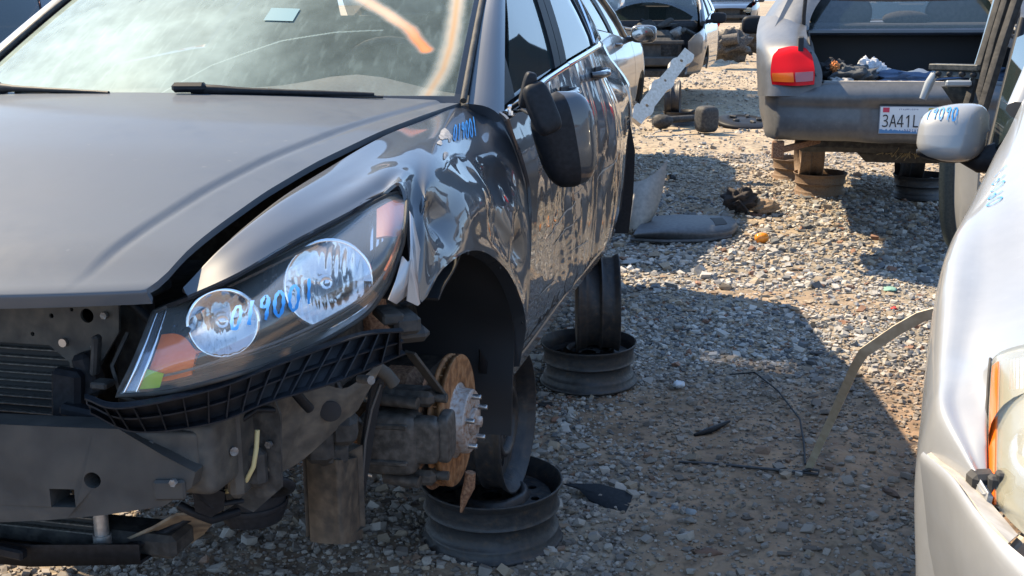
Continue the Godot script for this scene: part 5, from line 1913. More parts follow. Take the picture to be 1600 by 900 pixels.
func plate_mesh(c: Vector3) -> ArrayMesh:
	var b := MB.new()
	b.box(c, Vector3(.305, .152, .006), Basis(), .0012)
	for i in b.p.size(): b.uv[i] = Vector2((b.p[i].x - c.x) / .305 + .5, .5 - (b.p[i].y - c.y) / .152)
	return b.mesh()
func plate_material() -> StandardMaterial3D:
	var im := Image.create(256, 128, false, Image.FORMAT_RGB8)
	var f := fnoise(17, .02)
	for y in 128:
		for x in 256:
			var c := Color(.62, .64, .64).lerp(Color(.50, .56, .62), smooth(60, 128, y))
			var ridge := 108.0 + 10.0 * f.get_noise_1d(x * 3.0) + 8.0 * smooth(60, 200, x)
			if y > ridge: c = Color(.07, .19, .36)
			if x < 4 or x > 251 or y < 4 or y > 123: c = Color(.2, .22, .25)
			# two lines of small script
			if (y > 10 and y < 18 and x > 84 and x < 172 and (int(x * .9) % 7) < 4 and f.get_noise_2d(x * 9, y * 14) > -.1) or (y > 104 and y < 116 and x > 110 and x < 200 and (int(x * .8) % 9) < 5 and f.get_noise_2d(x * 8, y * 12) > -.1): c = Color(.10, .11, .2)
			im.set_pixel(x, y, lin(c))
	var m := plain(Color(1, 1, 1), .45)
	m.albedo_texture = ImageTexture.create_from_image(im)
	return m

# ---------------------------------------------------------------- the white car at the right edge
func make_white_car() -> void:
	var car := thing("sedan", "white sedan with blue numbers on its mirror and fender and a loose front bumper", "car", Vector3(1.70, .17, -1.82), Vector3(0, -.42, 0))
	var b := MB.new()
	var fnet := Net.new([
		V([-0.892,0.944,-0.62, -0.857,1.032,-0.62, -0.827,1.115,-0.62, -0.784,1.203,-0.62]),
		V([-0.915,0.903,-0.3, -0.863,0.971,-0.3, -0.813,1.024,-0.3, -0.751,1.09,-0.3]),
		V([-0.927,0.889,0, -0.867,0.927,0, -0.802,0.95,0, -0.724,0.991,0]),
		V([-0.925,0.86,0.2, -0.859,0.87,0.22, -0.793,0.881,0.25, -0.712,0.905,0.27]),
		V([-0.918,0.811,0.37, -0.862,0.824,0.39, -0.794,0.848,0.44, -0.716,0.876,0.46]),
		V([-0.912,0.785,0.47, -0.865,0.798,0.48, -0.811,0.831,0.535, -0.757,0.858,0.55]),
		V([-0.908,0.768,0.55, -0.87,0.788,0.55, -0.841,0.805,0.555, -0.826,0.824,0.555]),
		V([-0.898,0.754,0.65, -0.872,0.768,0.63, -0.844,0.783,0.61, -0.831,0.802,0.595]),
		V([-0.858,0.723,0.745, -0.845,0.74,0.73, -0.831,0.755,0.7, -0.828,0.762,0.665]),
		V([-0.819,0.704,0.82, -0.82,0.708,0.8, -0.82,0.714,0.785, -0.821,0.715,0.765])])
	# the flank turns down behind the shoulder
	for r in fnet.q:
		var s: Vector3 = r[0]
		r.insert(0, s + Vector3(-.020, -.12, -.02))
		r.insert(0, s + Vector3(-.008, -.30, -.03))
	b.sheet(fnet.rows(30, 50), .008, true)
	var fender := obj("front_fender", b, M.white_paint, car)
	write_on("19090", func(x: float, y: float) -> Array:
		var v := lerpf(.095, .19, x)
		var u := lerpf(.66, .57, y)
		return [fnet.at(u, v), -fnet.normal(u, v)], .0036, M.blue_ink, fender)
	var rows := []
	var hrows := []
	for r in fnet.q.slice(0, 5):
		var s: Vector3 = r[5]
		var e: Vector3 = r[4]
		var a := e + (s - e) * .5
		hrows.append([a + Vector3(.004, .004, 0), Vector3(-.6, a.y + .04, a.z + .04), Vector3(-.3, a.y + .075, a.z + .1), Vector3(.0, a.y + .085, a.z + .12), Vector3(.3, a.y + .075, a.z + .1), Vector3(.6, a.y + .04, a.z + .04), Vector3(-a.x, a.y, a.z)])
	for e in [[.60, .855, .74], [.71, .80, .70], [.80, .73, .66]]:
		hrows.append([Vector3(-e[2], e[1], e[0]), Vector3(-.52, e[1] + .03, e[0] + .05), Vector3(-.28, e[1] + .055, e[0] + .11), Vector3(0, e[1] + .06, e[0] + .13), Vector3(.28, e[1] + .055, e[0] + .11), Vector3(.52, e[1] + .03, e[0] + .05), Vector3(e[2], e[1], e[0])])
	b = MB.new(); b.sheet(Net.new(hrows).rows(30, 34), .012, true); obj("hood", b, M.white_paint, car)
	# headlight
	var ln := Net.new([
		V([-0.832,0.818,0.555, -0.82,0.832,0.555, -0.79,0.848,0.56, -0.725,0.872,0.56]),
		V([-0.831,0.797,0.61, -0.818,0.818,0.64, -0.788,0.835,0.67, -0.726,0.858,0.69]),
		V([-0.827,0.747,0.69, -0.813,0.764,0.73, -0.782,0.782,0.77, -0.722,0.793,0.8]),
		V([-0.821,0.698,0.78, -0.807,0.708,0.81, -0.775,0.717,0.85, -0.716,0.711,0.89]),
		V([-0.818,0.688,0.79, -0.804,0.691,0.81, -0.772,0.683,0.86, -0.711,0.657,0.9])])
	for r in ln.q: r.append((r[3] as Vector3) + Vector3(.15, -.015, .06))
	b = MB.new(); b.sheet(ln.rows(16, 26), .004, true)
	var lamp := MeshInstance3D.new()
	var bk := []
	for r in ln.rows(16, 26):
		var l := []
		for q in r: l.append(q + Vector3(.03, -.02, -.12))
		bk.append(l)
	var hb := MB.new(); hb.grid(bk, null, true)
	var er := ln.rows(16, 26)
	var e0 := []; var e1 := []
	for j in 27: e0.append(er[j][0]); e1.append(bk[j][0])
	hb.grid([e0, e1]); hb.grid([er[0], bk[0]]); hb.grid([er[26], bk[26]])
	lamp.mesh = hb.mesh(); lamp.name = "headlight"; lamp.material_override = plain(Color(.55, .53, .46), .3, .3)
	car.add_child(lamp)
	obj("lens", b, M.old_lens, lamp)
	b = MB.new()
	var ar := ln.rows(4, 20, .06, .22, .10, .90)
	for r in ar:
		for i in r.size(): r[i] += Vector3(-.001, 0, .002)
	b.sheet(ar, .003, true); obj("turn_reflector", b, M.amber, lamp)
	for k in 7:
		b = MB.new()
		var fr2 := ln.rows(1, 1, .27 + k * .045, .30 + k * .045, .16, .34)
		for r in fr2:
			for i in r.size(): r[i] += Vector3(.01, 0, -.03)
		b.sheet(fr2, .004, true); obj("reflector_flute", b, M.bowl, lamp)
	b = MB.new()
	b.lathe([[.07, 0], [.066, -.02], [.05, -.045], [.02, -.06], [0, -.06]], 28, Transform3D(Basis(Vector3(1, 0, 0), Vector3(0, .2, 1).normalized(), Vector3(0, -1, .2).normalized()), V([-0.755,0.759,0.72])[0]))
	obj("reflector_bowl", b, M.bowl, lamp)
	b = MB.new()
	var gap := []
	for j in 27: gap.append(er[j][0] + Vector3(-.002, .001, -.001))
	b.tube(gap, .0022, 6); obj("lamp_seal", b, M.dirty_black, lamp)
	other_side(lamp, car)
	other_side(fender, car)
	# loose bumper cover
	var bn := Net.new([
		V([-0.905,0.71,0.7, -0.862,0.722,0.8, -0.826,0.721,0.9, -0.791,0.721,0.98, -0.746,0.719,1.05]),
		V([-0.906,0.7,0.705, -0.865,0.71,0.81, -0.83,0.709,0.91, -0.798,0.706,0.99, -0.758,0.702,1.06]),
		V([-0.895,0.633,0.7, -0.864,0.643,0.8, -0.834,0.649,0.9, -0.802,0.652,0.98, -0.766,0.648,1.05]),
		V([-0.879,0.515,0.68, -0.853,0.53,0.78, -0.824,0.551,0.88, -0.795,0.557,0.96, -0.758,0.556,1.03])])
	b = MB.new(); b.sheet(bn.rows(30, 16), .006)
	var bp := obj("front_bumper", b, M.white_paint, car)
	b = MB.new()
	b.sheet([V([-0.904,0.707,0.69, -0.862,0.72,0.79, -0.825,0.716,0.885, -0.79,0.716,0.965]), V([-0.889,0.692,0.62, -0.849,0.698,0.72, -0.816,0.7,0.81, -0.779,0.69,0.88])], .004)
	obj("bumper_lip", b, M.cream_plastic, bp)
	b = MB.new()
	b.bar(V([-0.862,0.711,0.66])[0], V([-0.819,0.709,0.76])[0], .05, .012)
	b.box(V([-0.817,0.711,0.77])[0], Vector3(.06, .03, .03), Basis(Vector3.UP, .5), .006)
	b.box(V([-0.811,0.704,0.79])[0], Vector3(.018, .05, .018), Basis(Vector3.UP, .2), .004)
	b.box(V([-0.805,0.71,0.79])[0], Vector3(.012, .05, .018), Basis(Vector3.UP, .2), .003)
	obj("bumper_clip", b, M.dirty_black, bp)
	b = MB.new()
	b.box(Vector3(-.1, .52, .72), Vector3(1.3, .26, .12), Basis(), .02)
	b.box(Vector3(0, .45, .2), Vector3(1.3, .4, 1.0), Basis(), .05)
	b.box(Vector3(0, .38, -2.0), Vector3(1.5, .14, 3.6), Basis(), .03)
	obj("underbody", b, M.dirty_black, car)
	b = MB.new(); b.bar(V([-0.778,0.664,0.84])[0], V([-0.75,0.647,0.84])[0], .03, .04); obj("bumper_tab", b, M.cream_plastic, car)
	rows = []
	for r in bn.q:
		var e: Vector3 = r[r.size() - 1]
		var l := []
		for i in 25:
			var k := i / 12.0 - 1.0
			l.append(Vector3(k * -e.x, e.y, e.z + .10 * (1.0 - k * k)))
		rows.append(l)
	b = MB.new(); b.sheet(rows, .006); obj("bumper_center", b, M.white_paint, bp)
	b = MB.new(); b.sheet(bn.rows(20, 8).map(func(r: Array) -> Array: return r.map(func(q: Vector3) -> Vector3: return Vector3(-q.x, q.y, q.z))), .006, true); obj("bumper_end", b, M.white_paint, bp)
	b = MB.new()
	b.box(Vector3(0, .70, .84), Vector3(.98, .16, .03), Basis(), .01)
	for k in 5: b.box(Vector3(0, .645 + k * .027, .872), Vector3(.94, .009, .03), Basis(), .003)
	obj("grille", b, M.black, car)
	# door mirror
	var mc: Vector3 = V([-0.999,0.992,-0.92])[0]
	b = MB.new()
	var shell := func(v: float, a: float) -> Vector3:
		var cz := signf(cos(a)) * pow(absf(cos(a)), .78)
		var sy := signf(sin(a)) * pow(absf(sin(a)), .66)
		var w := pow(maxf(0, 1.0 - pow(absf(v), 4.5)), .36)
		var q := Vector3(v * .086, sy * .074 * lerpf(.82, 1.0, smooth(-1, .2, v)) * w, cz * .066 * w * (1.0 if cz > 0 else .8))
		q.z -= .028 * v * v * (1.0 if v > 0 else .5) + .020 * sy
		return mc + Basis(Vector3(0, 0, 1), .06) * Basis(Vector3.UP, -.15) * q
	rows = []
	for j in 33:
		var l := []
		for i in 33: l.append(shell.call(j / 16.0 - 1.0, TAU * i / 32.0))
		rows.append(l)
	b.grid(rows, null, true)
	var mir := obj("mirror", b, M.white_paint, car)
	write_on("19090", func(x: float, y: float) -> Array:
		var v := lerpf(-.70, .28, x)
		var a := lerpf(.55, 1.25, y) - .25 * x
		var q: Vector3 = shell.call(v, a)
		return [q, (q - mc).normalized()], .0042, M.blue_ink, mir)
	b = MB.new()
	b.tube(V([-0.975,0.943,-0.93, -0.925,0.923,-0.92, -0.872,0.932,-0.93]), [.026, .034, .045], 10)
	b.blob(mc + Vector3(0, -.052, .01), Vector3(.085, .026, .05), fnoise(1, .4), .04, 18, 9)
	obj("mirror_arm", b, M.black, mir)
	# glass, pillar and sash
	b = MB.new()
	b.sheet([V([-0.86,1.228,-1.15, -0.789,1.266,-0.95]), V([-0.883,1.08,-1.05, -0.815,1.16,-0.85]), V([-0.898,0.932,-0.95, -0.839,1.027,-0.75])], .006)
	obj("window_glass", b, M.side_glass, car)
	b = MB.new(); b.tube(V([-0.856,1.277,-1.2, -0.88,1.102,-1.1, -0.902,0.935,-0.97]), .012, 8); obj("window_sash", b, M.black, car)
	b = MB.new(); b.tube(V([-0.766,1.329,-0.9, -0.797,1.195,-0.78, -0.83,1.073,-0.68]), [.03, .034, .04], 10); obj("windshield_pillar", b, M.white_paint, car)
	rows = []
	for j in 9:
		var l := []
		for i in 13: l.append(windshield_point(i / 12.0, j / 8.0) + Vector3(0, .06, -.35))
		rows.append(l)
	b = MB.new(); b.grid(rows); obj("windshield", b, M.clear_glass, car)
	b = MB.new()
	rows = []
	for j in 5:
		var l := []
		for i in 9:
			var k := i / 4.0 - 1.0
			l.append(Vector3(k * .62, 1.46 + .06 * (1.0 - k * k), lerpf(-1.45, -2.9, j / 4.0)))
		rows.append(l)
	b.sheet(rows, .03); obj("roof", b, M.white_paint, car)
	for sg in [-1.0, 1.0]:
		b = MB.new()
		rows = []
		for y in [1.0, .9, .7, .5, .4]:
			var l := []
			for i in 13: l.append(Vector3((a_side(-1.2, y) - (.0 if sg > 0 else .03)) * sg, y, lerpf(-1.02, -2.1 if sg < 0 else -3.7, i / 12.0)))
			rows.append(l)
		b.sheet(rows, .03, sg > 0); obj("body_side", b, M.white_paint, car)
		b = MB.new()
		rows = []
		for y in [1.0, .9, .7, .5, .4]:
			var l := []
			for i in 9: l.append(Vector3((a_side(-2.9, y)) * sg, y, lerpf(-2.9, -3.8, i / 8.0)))
			rows.append(l)
		b.sheet(rows, .03, sg > 0); obj("rear_quarter", b, M.white_paint, car)
	b = MB.new()
	b.box(Vector3(.4, 1.0, -1.9), Vector3(.46, .7, .14), Basis(Vector3.RIGHT, -.3), .06); b.box(Vector3(-.4, 1.0, -1.9), Vector3(.46, .7, .14), Basis(Vector3.RIGHT, -.3), .06); b.box(Vector3(0, 1.0, -.95), Vector3(1.4, .12, .35), Basis(), .04)
	obj("seats_and_dash", b, M.cloth, car)
	# open rear door, seen edge on
	var t := MeshInstance3D.new()
	b = MB.new()
	var dr := Net.new([V([1.652,1.024,-4.3, 1.66,1.009,-4.22, 1.676,0.995,-4.15]), V([1.658,0.893,-4.3, 1.665,0.9,-4.22, 1.688,0.902,-4.15]), V([1.672,0.724,-4.3, 1.669,0.738,-4.22, 1.692,0.751,-4.15]), V([1.708,0.551,-4.3, 1.698,0.569,-4.22, 1.712,0.584,-4.15])])
	var tf := Transform3D(Basis.from_euler(Vector3(0, -.42, 0)), Vector3(1.70, .17, -1.82)).affine_inverse()
	for r in dr.q:
		for i in r.size(): r[i] = tf * r[i]
	b.sheet(dr.rows(8, 16), .01)
	t.mesh = b.mesh(); t.name = "rear_door"; t.material_override = M.white_paint
	car.add_child(t)
	b = MB.new()
	var di := Net.new([V([1.616,0.948,-4.34, 1.637,0.95,-4.32, 1.657,1.011,-4.31]), V([1.623,0.827,-4.34, 1.642,0.83,-4.32, 1.666,0.868,-4.31]), V([1.638,0.692,-4.34, 1.655,0.696,-4.32, 1.678,0.722,-4.31]), V([1.669,0.613,-4.34, 1.681,0.584,-4.32, 1.712,0.549,-4.31])])
	for r in di.q:
		for i in r.size(): r[i] = tf * r[i]
	b.sheet(di.rows(8, 16), .02); obj("door_trim", b, worn("speck", [Color(.02, .03, .028), Color(.045, .055, .05)], .6, 0, 3.0), t)
	b = MB.new()
	var ed := []
	for r in di.q: ed.append(r[0])
	b.tube(ed, .009, 6); obj("door_edge", b, M.silver, t)
	b = MB.new()
	for l in [V([1.675,1.082,-4.3, 1.738,1.358,-4.3, 1.782,1.56,-4.3]), V([1.695,1.103,-4.2, 1.747,1.339,-4.2, 1.796,1.537,-4.2]), V([1.69,1.064,-4.25, 1.741,1.36,-4.25, 1.781,1.537,-4.25])]:
		var ll := []
		for q in l: ll.append(tf * q)
		b.tube(ll, .022, 6)
	obj("window_frame", b, M.dirty_black, t)
	b = MB.new()
	var pl := []
	for q in V([1.707,1.171,-4.36, 1.747,1.345,-4.36, 1.785,1.538,-4.36]): pl.append(tf * q)
	b.tube(pl, .012, 6); obj("frame_edge", b, plain(Color(.25, .34, .42), .3, .4), t)
	# torn bracket on the door top
	b = MB.new()
	var at3 := func(l: Array) -> Array:
		var r := []
		for q in l: r.append(tf * q)
		return r
	var bar_a: Array = at3.call(V([1.582,1.253,-4.42, 1.709,1.255,-4.28]))
	b.bar(bar_a[0], bar_a[1], .05, .022)
	b.sheet([at3.call(V([1.585,1.244,-4.4, 1.646,1.243,-4.34, 1.705,1.241,-4.28])), at3.call(V([1.589,1.212,-4.39, 1.642,1.22,-4.33, 1.711,1.214,-4.27]))], .006)
	b.sheet([at3.call(V([1.622,1.182,-4.41, 1.67,1.185,-4.36, 1.731,1.198,-4.3])), at3.call(V([1.65,1.144,-4.4, 1.675,1.154,-4.34, 1.73,1.172,-4.28])), at3.call(V([1.678,1.106,-4.4, 1.695,1.124,-4.36, 1.737,1.149,-4.28]))], .006)
	var tb := obj("torn_bracket", b, worn("grain", [Color(.025, .028, .027), Color(.05, .054, .05), Color(.10, .095, .08)], .55, .1, 3.0), t)
	for k in 4:
		var hp: Array = at3.call(V([1.592,1.229,-4.375, 1.623,1.229,-4.345, 1.655,1.231,-4.31, 1.685,1.23,-4.28]))
		b = MB.new(); b.blob(hp[k], Vector3(.012, .010, .006), hn, 0.0, 10, 7); obj("bracket_hole", b, M.liner, tb)
	b = MB.new()
	b.sheet([at3.call(V([1.619,1.203,-4.38, 1.657,1.211,-4.33, 1.68,1.204,-4.29])), at3.call(V([1.626,1.187,-4.37, 1.66,1.19,-4.32, 1.673,1.186,-4.28]))], .005)
	obj("pale_tear", b, plain(Color(.30, .28, .22), .7), tb)
	b = MB.new()
	pl = []
	for q in V([1.591,1.235,-4.4, 1.57,1.193,-4.4, 1.55,1.134,-4.4]): pl.append(tf * q)
	b.tube(pl, [.014, .018, .014], 8)
	b.box(tf * (V([1.634,1.2,-4.28])[0] as Vector3), Vector3(.09, .022, .02), Basis(Vector3.UP, .3), .005)
	obj("bracket_arm", b, plain(Color(.26, .28, .29), .5, .1), t)

# ---------------------------------------------------------------- things lying about
func scrap(called: String, label: String, cat: String, rows: Array, th: float, m: Material, flip := false, group := "") -> MeshInstance3D:
	var b := MB.new()
	b.sheet(rows, th, flip)
	return tag(obj(called, b, m), label, cat, group) as MeshInstance3D

func make_yard() -> void:
	make_white_car()
	make_trunk_car()
	make_car("sedan", "silver grey sedan facing away, just beyond the rear of the dark sedan", Vector3(.33, .19, -10.96), PI - .2373, M.silver)
	make_car("sedan", "silver sedan with raised hood and no front bumper, far down the aisle", Vector3(1.80, .20, -16.2), -.2373, M.silver, {"hood_up": true, "no_lamps": true, "mirror_material": M.black})
	make_car("sedan", "dark car without bumper at the far end of the aisle", Vector3(7.45, .35, -40.2), -.2373, M.navy, {"no_bumper": true})
	make_car("sedan", "navy sedan whose roof edge shows at the top left corner", Vector3(-4.05, .2, -5.4), -.2373, M.navy)
	make_car("sedan", "red sedan behind the navy car at the top left", Vector3(-5.2, .2, -10.2), -.2373, M.red_paint)
	make_car("sedan", "silver sedan parked beyond the grey sedan, seen through its rear window", Vector3(5.4, .2, -15.5), -.2373, M.faded_gray)
	make_car("sedan", "red sedan in the far row behind the grey sedan", Vector3(9.4, .2, -19.0), -.2373, M.red_paint)
	make_car("sedan", "faded grey sedan at the far end right of the aisle", Vector3(11.0, .2, -31.0), -.2373, M.faded_gray)
	make_car("sedan", "navy sedan far behind the raised-hood car", Vector3(3.3, .2, -27.5), -.2373, M.navy)
	# rims
	var rim0 := make_rim("black steel rim lying flat under the front of the dark sedan", Vector3(-.065, 0, -3.11), Vector3(0, .4, 0), M.steel_black, .205)
	copy(rim0, "black steel rim standing upright in the front flat rim, behind the brake disc", Vector3(-.155, .345, -3.17), Vector3(0, -.26, -PI / 2))
	copy(rim0, "black steel rim lying flat under the rear doors of the dark sedan", Vector3(.308, 0, -4.51), Vector3(0, 1.0, 0)).scale = Vector3.ONE * .95
	copy(rim0, "black steel rim standing upright on the flat rim under the rear door", Vector3(.255, .335, -4.49), Vector3(0, -.03, -PI / 2)).scale = Vector3.ONE * .95
	var g1: Vector3 = V([2.414,0,-8.998])[0]
	var rim1 := make_rim("rusty brown rim lying flat at the left rear of the grey sedan", g1, Vector3(0, .2, 0), M.rim_rust, .205)
	copy(rim1, "rusty rim standing upright between the brown flat rim and the grey sedan", g1 + Vector3(.0, .335, -.02), Vector3(0, -.1, PI / 2))
	copy(rim1, "rusty rim lying flat behind the brown one, further under the grey sedan", V([2.427,0,-9.829])[0], Vector3(0, 1.2, 0))
	var g2: Vector3 = V([3.139,0,-8.832])[0]
	var rim2 := make_rim("shaded dark rim lying flat under the right rear of the grey sedan", g2, Vector3(0, .7, 0), M.steel_black, .205)
	copy(rim2, "shaded dark rim standing upright under the right rear of the grey sedan", g2 + Vector3(.0, .335, 0), Vector3(0, -.2, PI / 2))
	var g3: Vector3 = V([2.052,0,-14.124])[0]
	var rim3 := make_rim("dark rim lying flat under the nose of the silver sedan with raised hood", g3, Vector3.ZERO, M.steel_black, .21)
	copy(rim3, "dark rim standing upright under the nose of the silver sedan with raised hood", g3 + Vector3(0, .32, 0), Vector3(0, -.2, PI / 2))
	# tan strip bent like a knee
	var b := MB.new()
	var p0: Vector3 = V([0.962,0.01,-3.543])[0]
	var pts := [p0]
	pts.append_array(V([0.969,0.271,-3.33, 0.952,0.515,-3.08, 0.955,0.576,-3.02, 1.017,0.659,-2.95, 1.06,0.709,-2.9, 1.102,0.735,-2.86]))
	var l0 := []; var l1 := []
	for k in 25:
		var f := k / 24.0 * (pts.size() - 1)
		var i0 := mini(int(f), pts.size() - 2)
		var q: Vector3 = (pts[i0] as Vector3).lerp(pts[i0 + 1], f - i0)
		var w := lerpf(.015, .020, k / 24.0)
		l0.append(q + Vector3(-w * .6, w * .55, 0)); l1.append(q + Vector3(w * .6, -w * .55, .004))
	b.sheet([l0, l1], .005)
	tag(obj("bent_trim_strip", b, M.tan_strip), "tan bent trim strip leaning from the dirt to the white car", "trim strip")
	b = MB.new()
	b.tube([V([0.548,0.012,-3.614])[0], V([0.652,0.014,-3.595])[0], V([0.792,0.014,-3.554])[0], V([0.954,0.012,-3.512])[0], V([0.984,0.012,-3.5])[0], V([0.991,0.02,-3.513])[0], V([0.963,0.022,-3.519])[0], V([0.939,0.018,-3.514])[0]], .005, 8)
	tag(obj("steel_rod", b, M.steel_black), "thin black rod with a hooked end lying on the dirt by the strip", "rod")
	b = MB.new()
	b.tube([V([0.888,0.012,-4.532])[0], V([0.992,0.02,-4.529])[0], V([1.027,0.03,-4.275])[0], V([1.036,0.03,-3.957])[0], V([1.003,0.02,-3.765])[0], V([0.964,0.012,-3.586])[0]], .0035, 6)
	tag(obj("wire", b, M.liner), "curved black wire lying on the gravel beside the bent strip", "wire")
	b = MB.new()
	b.tube([V([0.64,0.01,-3.862])[0], V([0.701,0.018,-3.889])[0], V([0.789,0.012,-3.993])[0]], [.006, .012, .005], 6)
	tag(obj("rubber_scrap", b, M.black), "short black rubber scrap on the gravel right of the upright rim", "scrap")
	# broken black plastic by the front rim
	var gp := V([0.153,0.05,-3.354, 0.263,0.045,-3.362, 0.368,0.03,-3.321])
	scrap("plastic_shard", "broken black plastic panel lying beside the front rim", "plastic scrap", [gp, V([0.201,0.04,-3.336, 0.278,0.03,-3.309, 0.355,0.02,-3.282]), V([0.229,0.02,-3.299, 0.293,0.008,-3.25, 0.335,0.012,-3.223])], .004, M.black)
	# curved bumper piece and trim panel behind the dark sedan
	scrap("bumper_piece", "grey curved bumper piece standing on end behind the dark sedan", "bumper", Net.new([V([0.701,0.313,-7.8, 0.795,0.317,-7.66, 0.879,0.339,-7.62, 0.951,0.375,-7.66, 1.047,0.454,-7.76]), V([0.688,0.223,-7.74, 0.785,0.232,-7.55, 0.863,0.248,-7.5, 0.931,0.26,-7.55, 1.012,0.306,-7.66]), V([0.699,0.106,-7.66, 0.777,0.121,-7.46, 0.843,0.128,-7.42, 0.902,0.141,-7.46, 0.96,0.165,-7.56]), V([0.75,0.043,-7.6, 0.78,0.052,-7.44, 0.822,0.056,-7.4, 0.863,0.064,-7.44, 0.906,0.083,-7.52])]).rows(16, 16), .008, M.gray_plastic)
	var dp := thing("door_panel", "dark grey interior door panel lying flat on the gravel behind the dark sedan", "door panel")
	b = MB.new()
	var dnet := Net.new([V([0.79,0.02,-7.286, 0.979,0.02,-7.235, 1.221,0.02,-7.223, 1.405,0.02,-7.336, 1.507,0.02,-7.588]), V([0.768,0.07,-7.163, 0.971,0.08,-7.184, 1.22,0.07,-7.221, 1.405,0.06,-7.346, 1.493,0.05,-7.545]), V([0.828,0.09,-7.353, 1.032,0.1,-7.333, 1.247,0.09,-7.395, 1.423,0.07,-7.557, 1.506,0.05,-7.704]), V([0.955,0.08,-7.716, 1.128,0.09,-7.723, 1.262,0.08,-7.746, 1.427,0.06,-7.821, 1.517,0.04,-7.899])])
	b.sheet(dnet.rows(30, 16), .012)
	obj("panel", b, M.trim_plastic, dp)
	b = MB.new()
	var cup := dnet.rows(6, 4, .60, .74, .55, .86)
	for r in cup:
		for i in r.size(): r[i] += Vector3(0, .003, 0)
	b.sheet(cup, .004); obj("handle_recess", b, M.liner, dp)
	b = MB.new(); b.tube(V([0.757,0.02,-7.247, 0.975,0.015,-7.2, 1.219,0.015,-7.207, 1.414,0.015,-7.339]), .012, 6); obj("panel_rim", b, M.trim_plastic, dp)
	# crumpled bag
	var bg: Vector3 = V([1.708,0.06,-8.288])[0]
	b = MB.new()
	b.blob(bg + Vector3(-.05, .03, .0), Vector3(.12, .085, .09), fnoise(61, 1.2, FastNoiseLite.TYPE_SIMPLEX_SMOOTH, 3), .6, 30, 20)
	b.tube([bg + Vector3(-.16, -.02, .02), bg + Vector3(-.08, .04, .10), bg + Vector3(-.02, -.03, .12)], .008, 6)
	var bag := tag(obj("bag", b, worn("speck", [Color(.02, .015, .014), Color(.05, .04, .036)], .9, 0, 6.0)), "crumpled black bag with a loose strap lying on the gravel", "bag")
	b = MB.new()
	b.blob(Vector3.ZERO, Vector3(.10, .055, .07), fnoise(62, 1.2, FastNoiseLite.TYPE_SIMPLEX_SMOOTH, 3), .55, 26, 18)
	var cl := obj("cloth", b, worn("speck", [Color(.18, .12, .075), Color(.28, .2, .13)], .95, 0, 5.0))
	cl.position = bg + Vector3(.12, -.02, .03)
	tag(cl, "brown crumpled cloth lying right beside the black bag", "clothing")
	b = MB.new(); b.blob(Vector3.ZERO, Vector3(.046, .036, .036), fnoise(63, 1.2), .12, 20, 14)
	var om := plain(Color(.75, .25, .03), .15); om.backlight = Color(.6, .25, .05)
	var ol := obj("amber_lens", b, om)
	ol.position = V([1.583,0.028,-7.205])[0]
	tag(ol, "small orange lamp lens lying on the sunlit gravel", "lens")
	# litter
	var lit := [["paper_scrap", "crumpled white paper scrap on the shaded gravel", "paper", V([0.663,0,-4.421])[0], Color(.5, .52, .55), Vector3(.022, .014, .018)],
		["glass_scrap", "pale green scrap of plastic on the sunlit gravel", "plastic scrap", V([1.997,0,-5.952])[0], Color(.16, .3, .24), Vector3(.05, .008, .03)],
		["red_scrap", "tiny red plastic chip on the gravel near the bent strip", "plastic scrap", V([1.892,0,-5.554])[0], Color(.5, .03, .03), Vector3(.016, .01, .012)],
		["blue_scrap", "small blue chip on the gravel beside the white car", "plastic scrap", V([1.813,0,-4.802])[0], Color(.1, .25, .42), Vector3(.015, .008, .012)],
		["wood_chip", "dark wood chip on the dirt below the bent strip", "wood chip", V([1.175,0,-3.367])[0], Color(.1, .06, .04), Vector3(.035, .010, .014)],
		["flat_stone", "flat grey ridged stone on the dirt near the white bumper", "stone", V([1.055,0,-3.036])[0], Color(.17, .17, .165), Vector3(.030, .008, .022)],
		["bark_piece", "brown bark piece at the bottom of the aisle", "wood chip", V([0.536,0,-2.969])[0], Color(.13, .07, .045), Vector3(.014, .012, .035)],
		["rock", "largest grey rock on the dirt right of the broken plastic", "stone", V([0.528,0,-3.226])[0], Color(.2, .21, .215), Vector3(.022, .014, .017)],
		["rock", "grey rock left of the other rock by the broken plastic", "stone", V([0.484,0,-3.254])[0], Color(.14, .15, .16), Vector3(.019, .012, .014)],
		["black_cap", "small black cap lying at the edge of the far shade", "plastic scrap", V([1.364,0,-9.795])[0], Color(.02, .02, .02), Vector3(.04, .03, .03)],
		["flat_stone", "pale flat stone on the sunlit gravel near the rear rim", "stone", V([0.697,0,-6.657])[0], Color(.26, .26, .25), Vector3(.075, .012, .04)]]
	for k in lit.size():
		var q = lit[k]
		b = MB.new()
		b.blob(Vector3.ZERO, q[5], fnoise(200 + k, 1.6, FastNoiseLite.TYPE_SIMPLEX, 2), .55, 12, 8)
		var o := obj(q[0], b, plain(q[4], .8))
		o.position = q[3] + Vector3(0, q[5].y * .6, 0)
		o.rotation.y = k * 1.3
		tag(o, q[1], q[2])
	# drivetrain pieces in the shade beyond
	var a0: Vector3 = V([1.666,0.1,-13.64])[0]
	b = MB.new()
	b.tube([a0, V([1.974,0.12,-13.705])[0], V([2.393,0.12,-13.964])[0]], [.05, .04, .035], 10)
	b.rbox(V([2.233,0.16,-13.28])[0], Vector3(.24, .3, .22), Basis(Vector3.UP, .4), .5)
	b.blob(V([1.777,0.1,-13.629])[0], Vector3(.12, .09, .1), fnoise(1, .4), .2)
	tag(obj("drive_shaft", b, M.dirty_black), "dark drive shaft with joint housing lying under the raised-hood car", "car part")
	var t2 := thing("wheel_cover", "black round plastic cover lying on the ground left of the grey sedan", "car part", V([2.835,0.03,-14.053])[0], Vector3(.12, 0, -.05))
	b = MB.new()
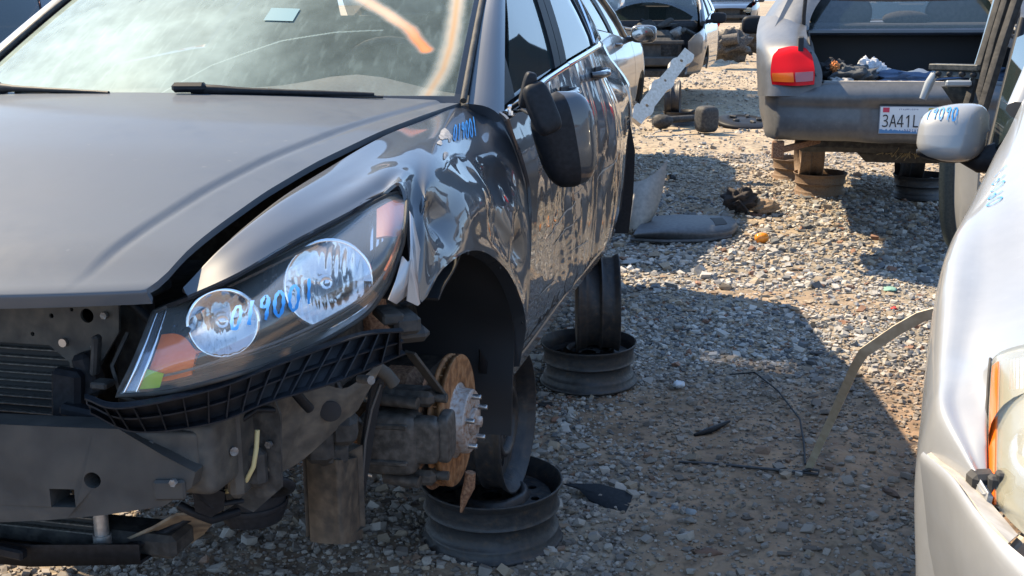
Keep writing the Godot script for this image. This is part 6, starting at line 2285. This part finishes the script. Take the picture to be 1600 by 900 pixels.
	b.lathe([[.34, -.03], [.36, .0], [.34, .03], [.24, .05], [.22, .03], [.10, .04], [.0, .045]], 30)
	obj("cover", b, M.black, t2)
	for k in 5:
		b = MB.new(); b.box(Vector3(cos(k * TAU / 5) * .17, .05, sin(k * TAU / 5) * .17), Vector3(.09, .03, .04), Basis(Vector3.UP, -k * TAU / 5), .008); obj("cover_rib", b, M.dirty_black, t2)
	b = MB.new()
	var cb0: Vector3 = V([1.388,0.169,-13])[0]
	var cb1: Vector3 = V([2.111,0.872,-14])[0]
	var cdir := (cb1 - cb0).normalized()
	var clen := cb0.distance_to(cb1)
	var cside := Vector3(0, .25, 1)
	var cx := cside.cross(cdir).normalized()
	var prof := PackedVector2Array()
	for k in 22:
		var t := k / 21.0
		prof.append(Vector2(.075 + (.03 if k % 7 in [2, 3] else 0.0) + .012 * sin(t * 5.0), t * clen))
	for k in 22:
		var t := 1.0 - k / 21.0
		prof.append(Vector2(-.075 - (.025 if k % 8 in [1, 2] else 0.0), t * clen))
	b.plate(prof, .06, Transform3D(Basis(cx, cdir, cx.cross(cdir)), cb0), [circle(Vector2(0, clen * .2), .022, 10), circle(Vector2(.01, clen * .55), .018, 10), circle(Vector2(0, clen * .85), .022, 10)])
	tag(obj("foam_bumper_bar", b, M.cream_plastic), "cream foam bumper bar leaning against the raised-hood car", "bumper bar")
	# far junk below the last car
	var fj := [["tire", "dirty tire lying flat under the car at the far end"], ["tire", "second tire lying right of the first at the far end"]]
	for q in fj:
		b = MB.new()
		b.lathe([[.20, 0], [.30, 0], [.33, .04], [.335, .1], [.33, .16], [.30, .2], [.2, .2], [.19, .1], [.2, 0]], 26)
		var o := obj(q[0], b, worn("grain", [Color(.04, .035, .03), Color(.11, .09, .07)], .9, 0, 2.0))
		o.position = V([6.692,0,-34.99, 8.566,0,-39.578])[fj.find(q)]
		tag(o, q[1], "tire", "tires at the far end of the aisle")
	for k in 2:
		b = MB.new()
		b.blob(Vector3.ZERO, Vector3(.42, .30, .3), fnoise(80 + k, 1.2, FastNoiseLite.TYPE_SIMPLEX, 3), .6, 24, 16)
		b.tube([Vector3(-.2, .1, .3), Vector3(.1, .15, .42)], .12, 10)
		var o := obj("engine_block", b, worn("grain", [Color(.02, .018, .015), Color(.12, .1, .08)], .7, .2, 2.0))
		o.position = V([4.709,0.5,-25.355, 5.692,0.5,-28.207])[k]
		tag(o, ["greasy engine block resting on the tire at the far end", "greasy gearbox right of the engine block at the far end"][k], "car part", "engine parts at the far end")
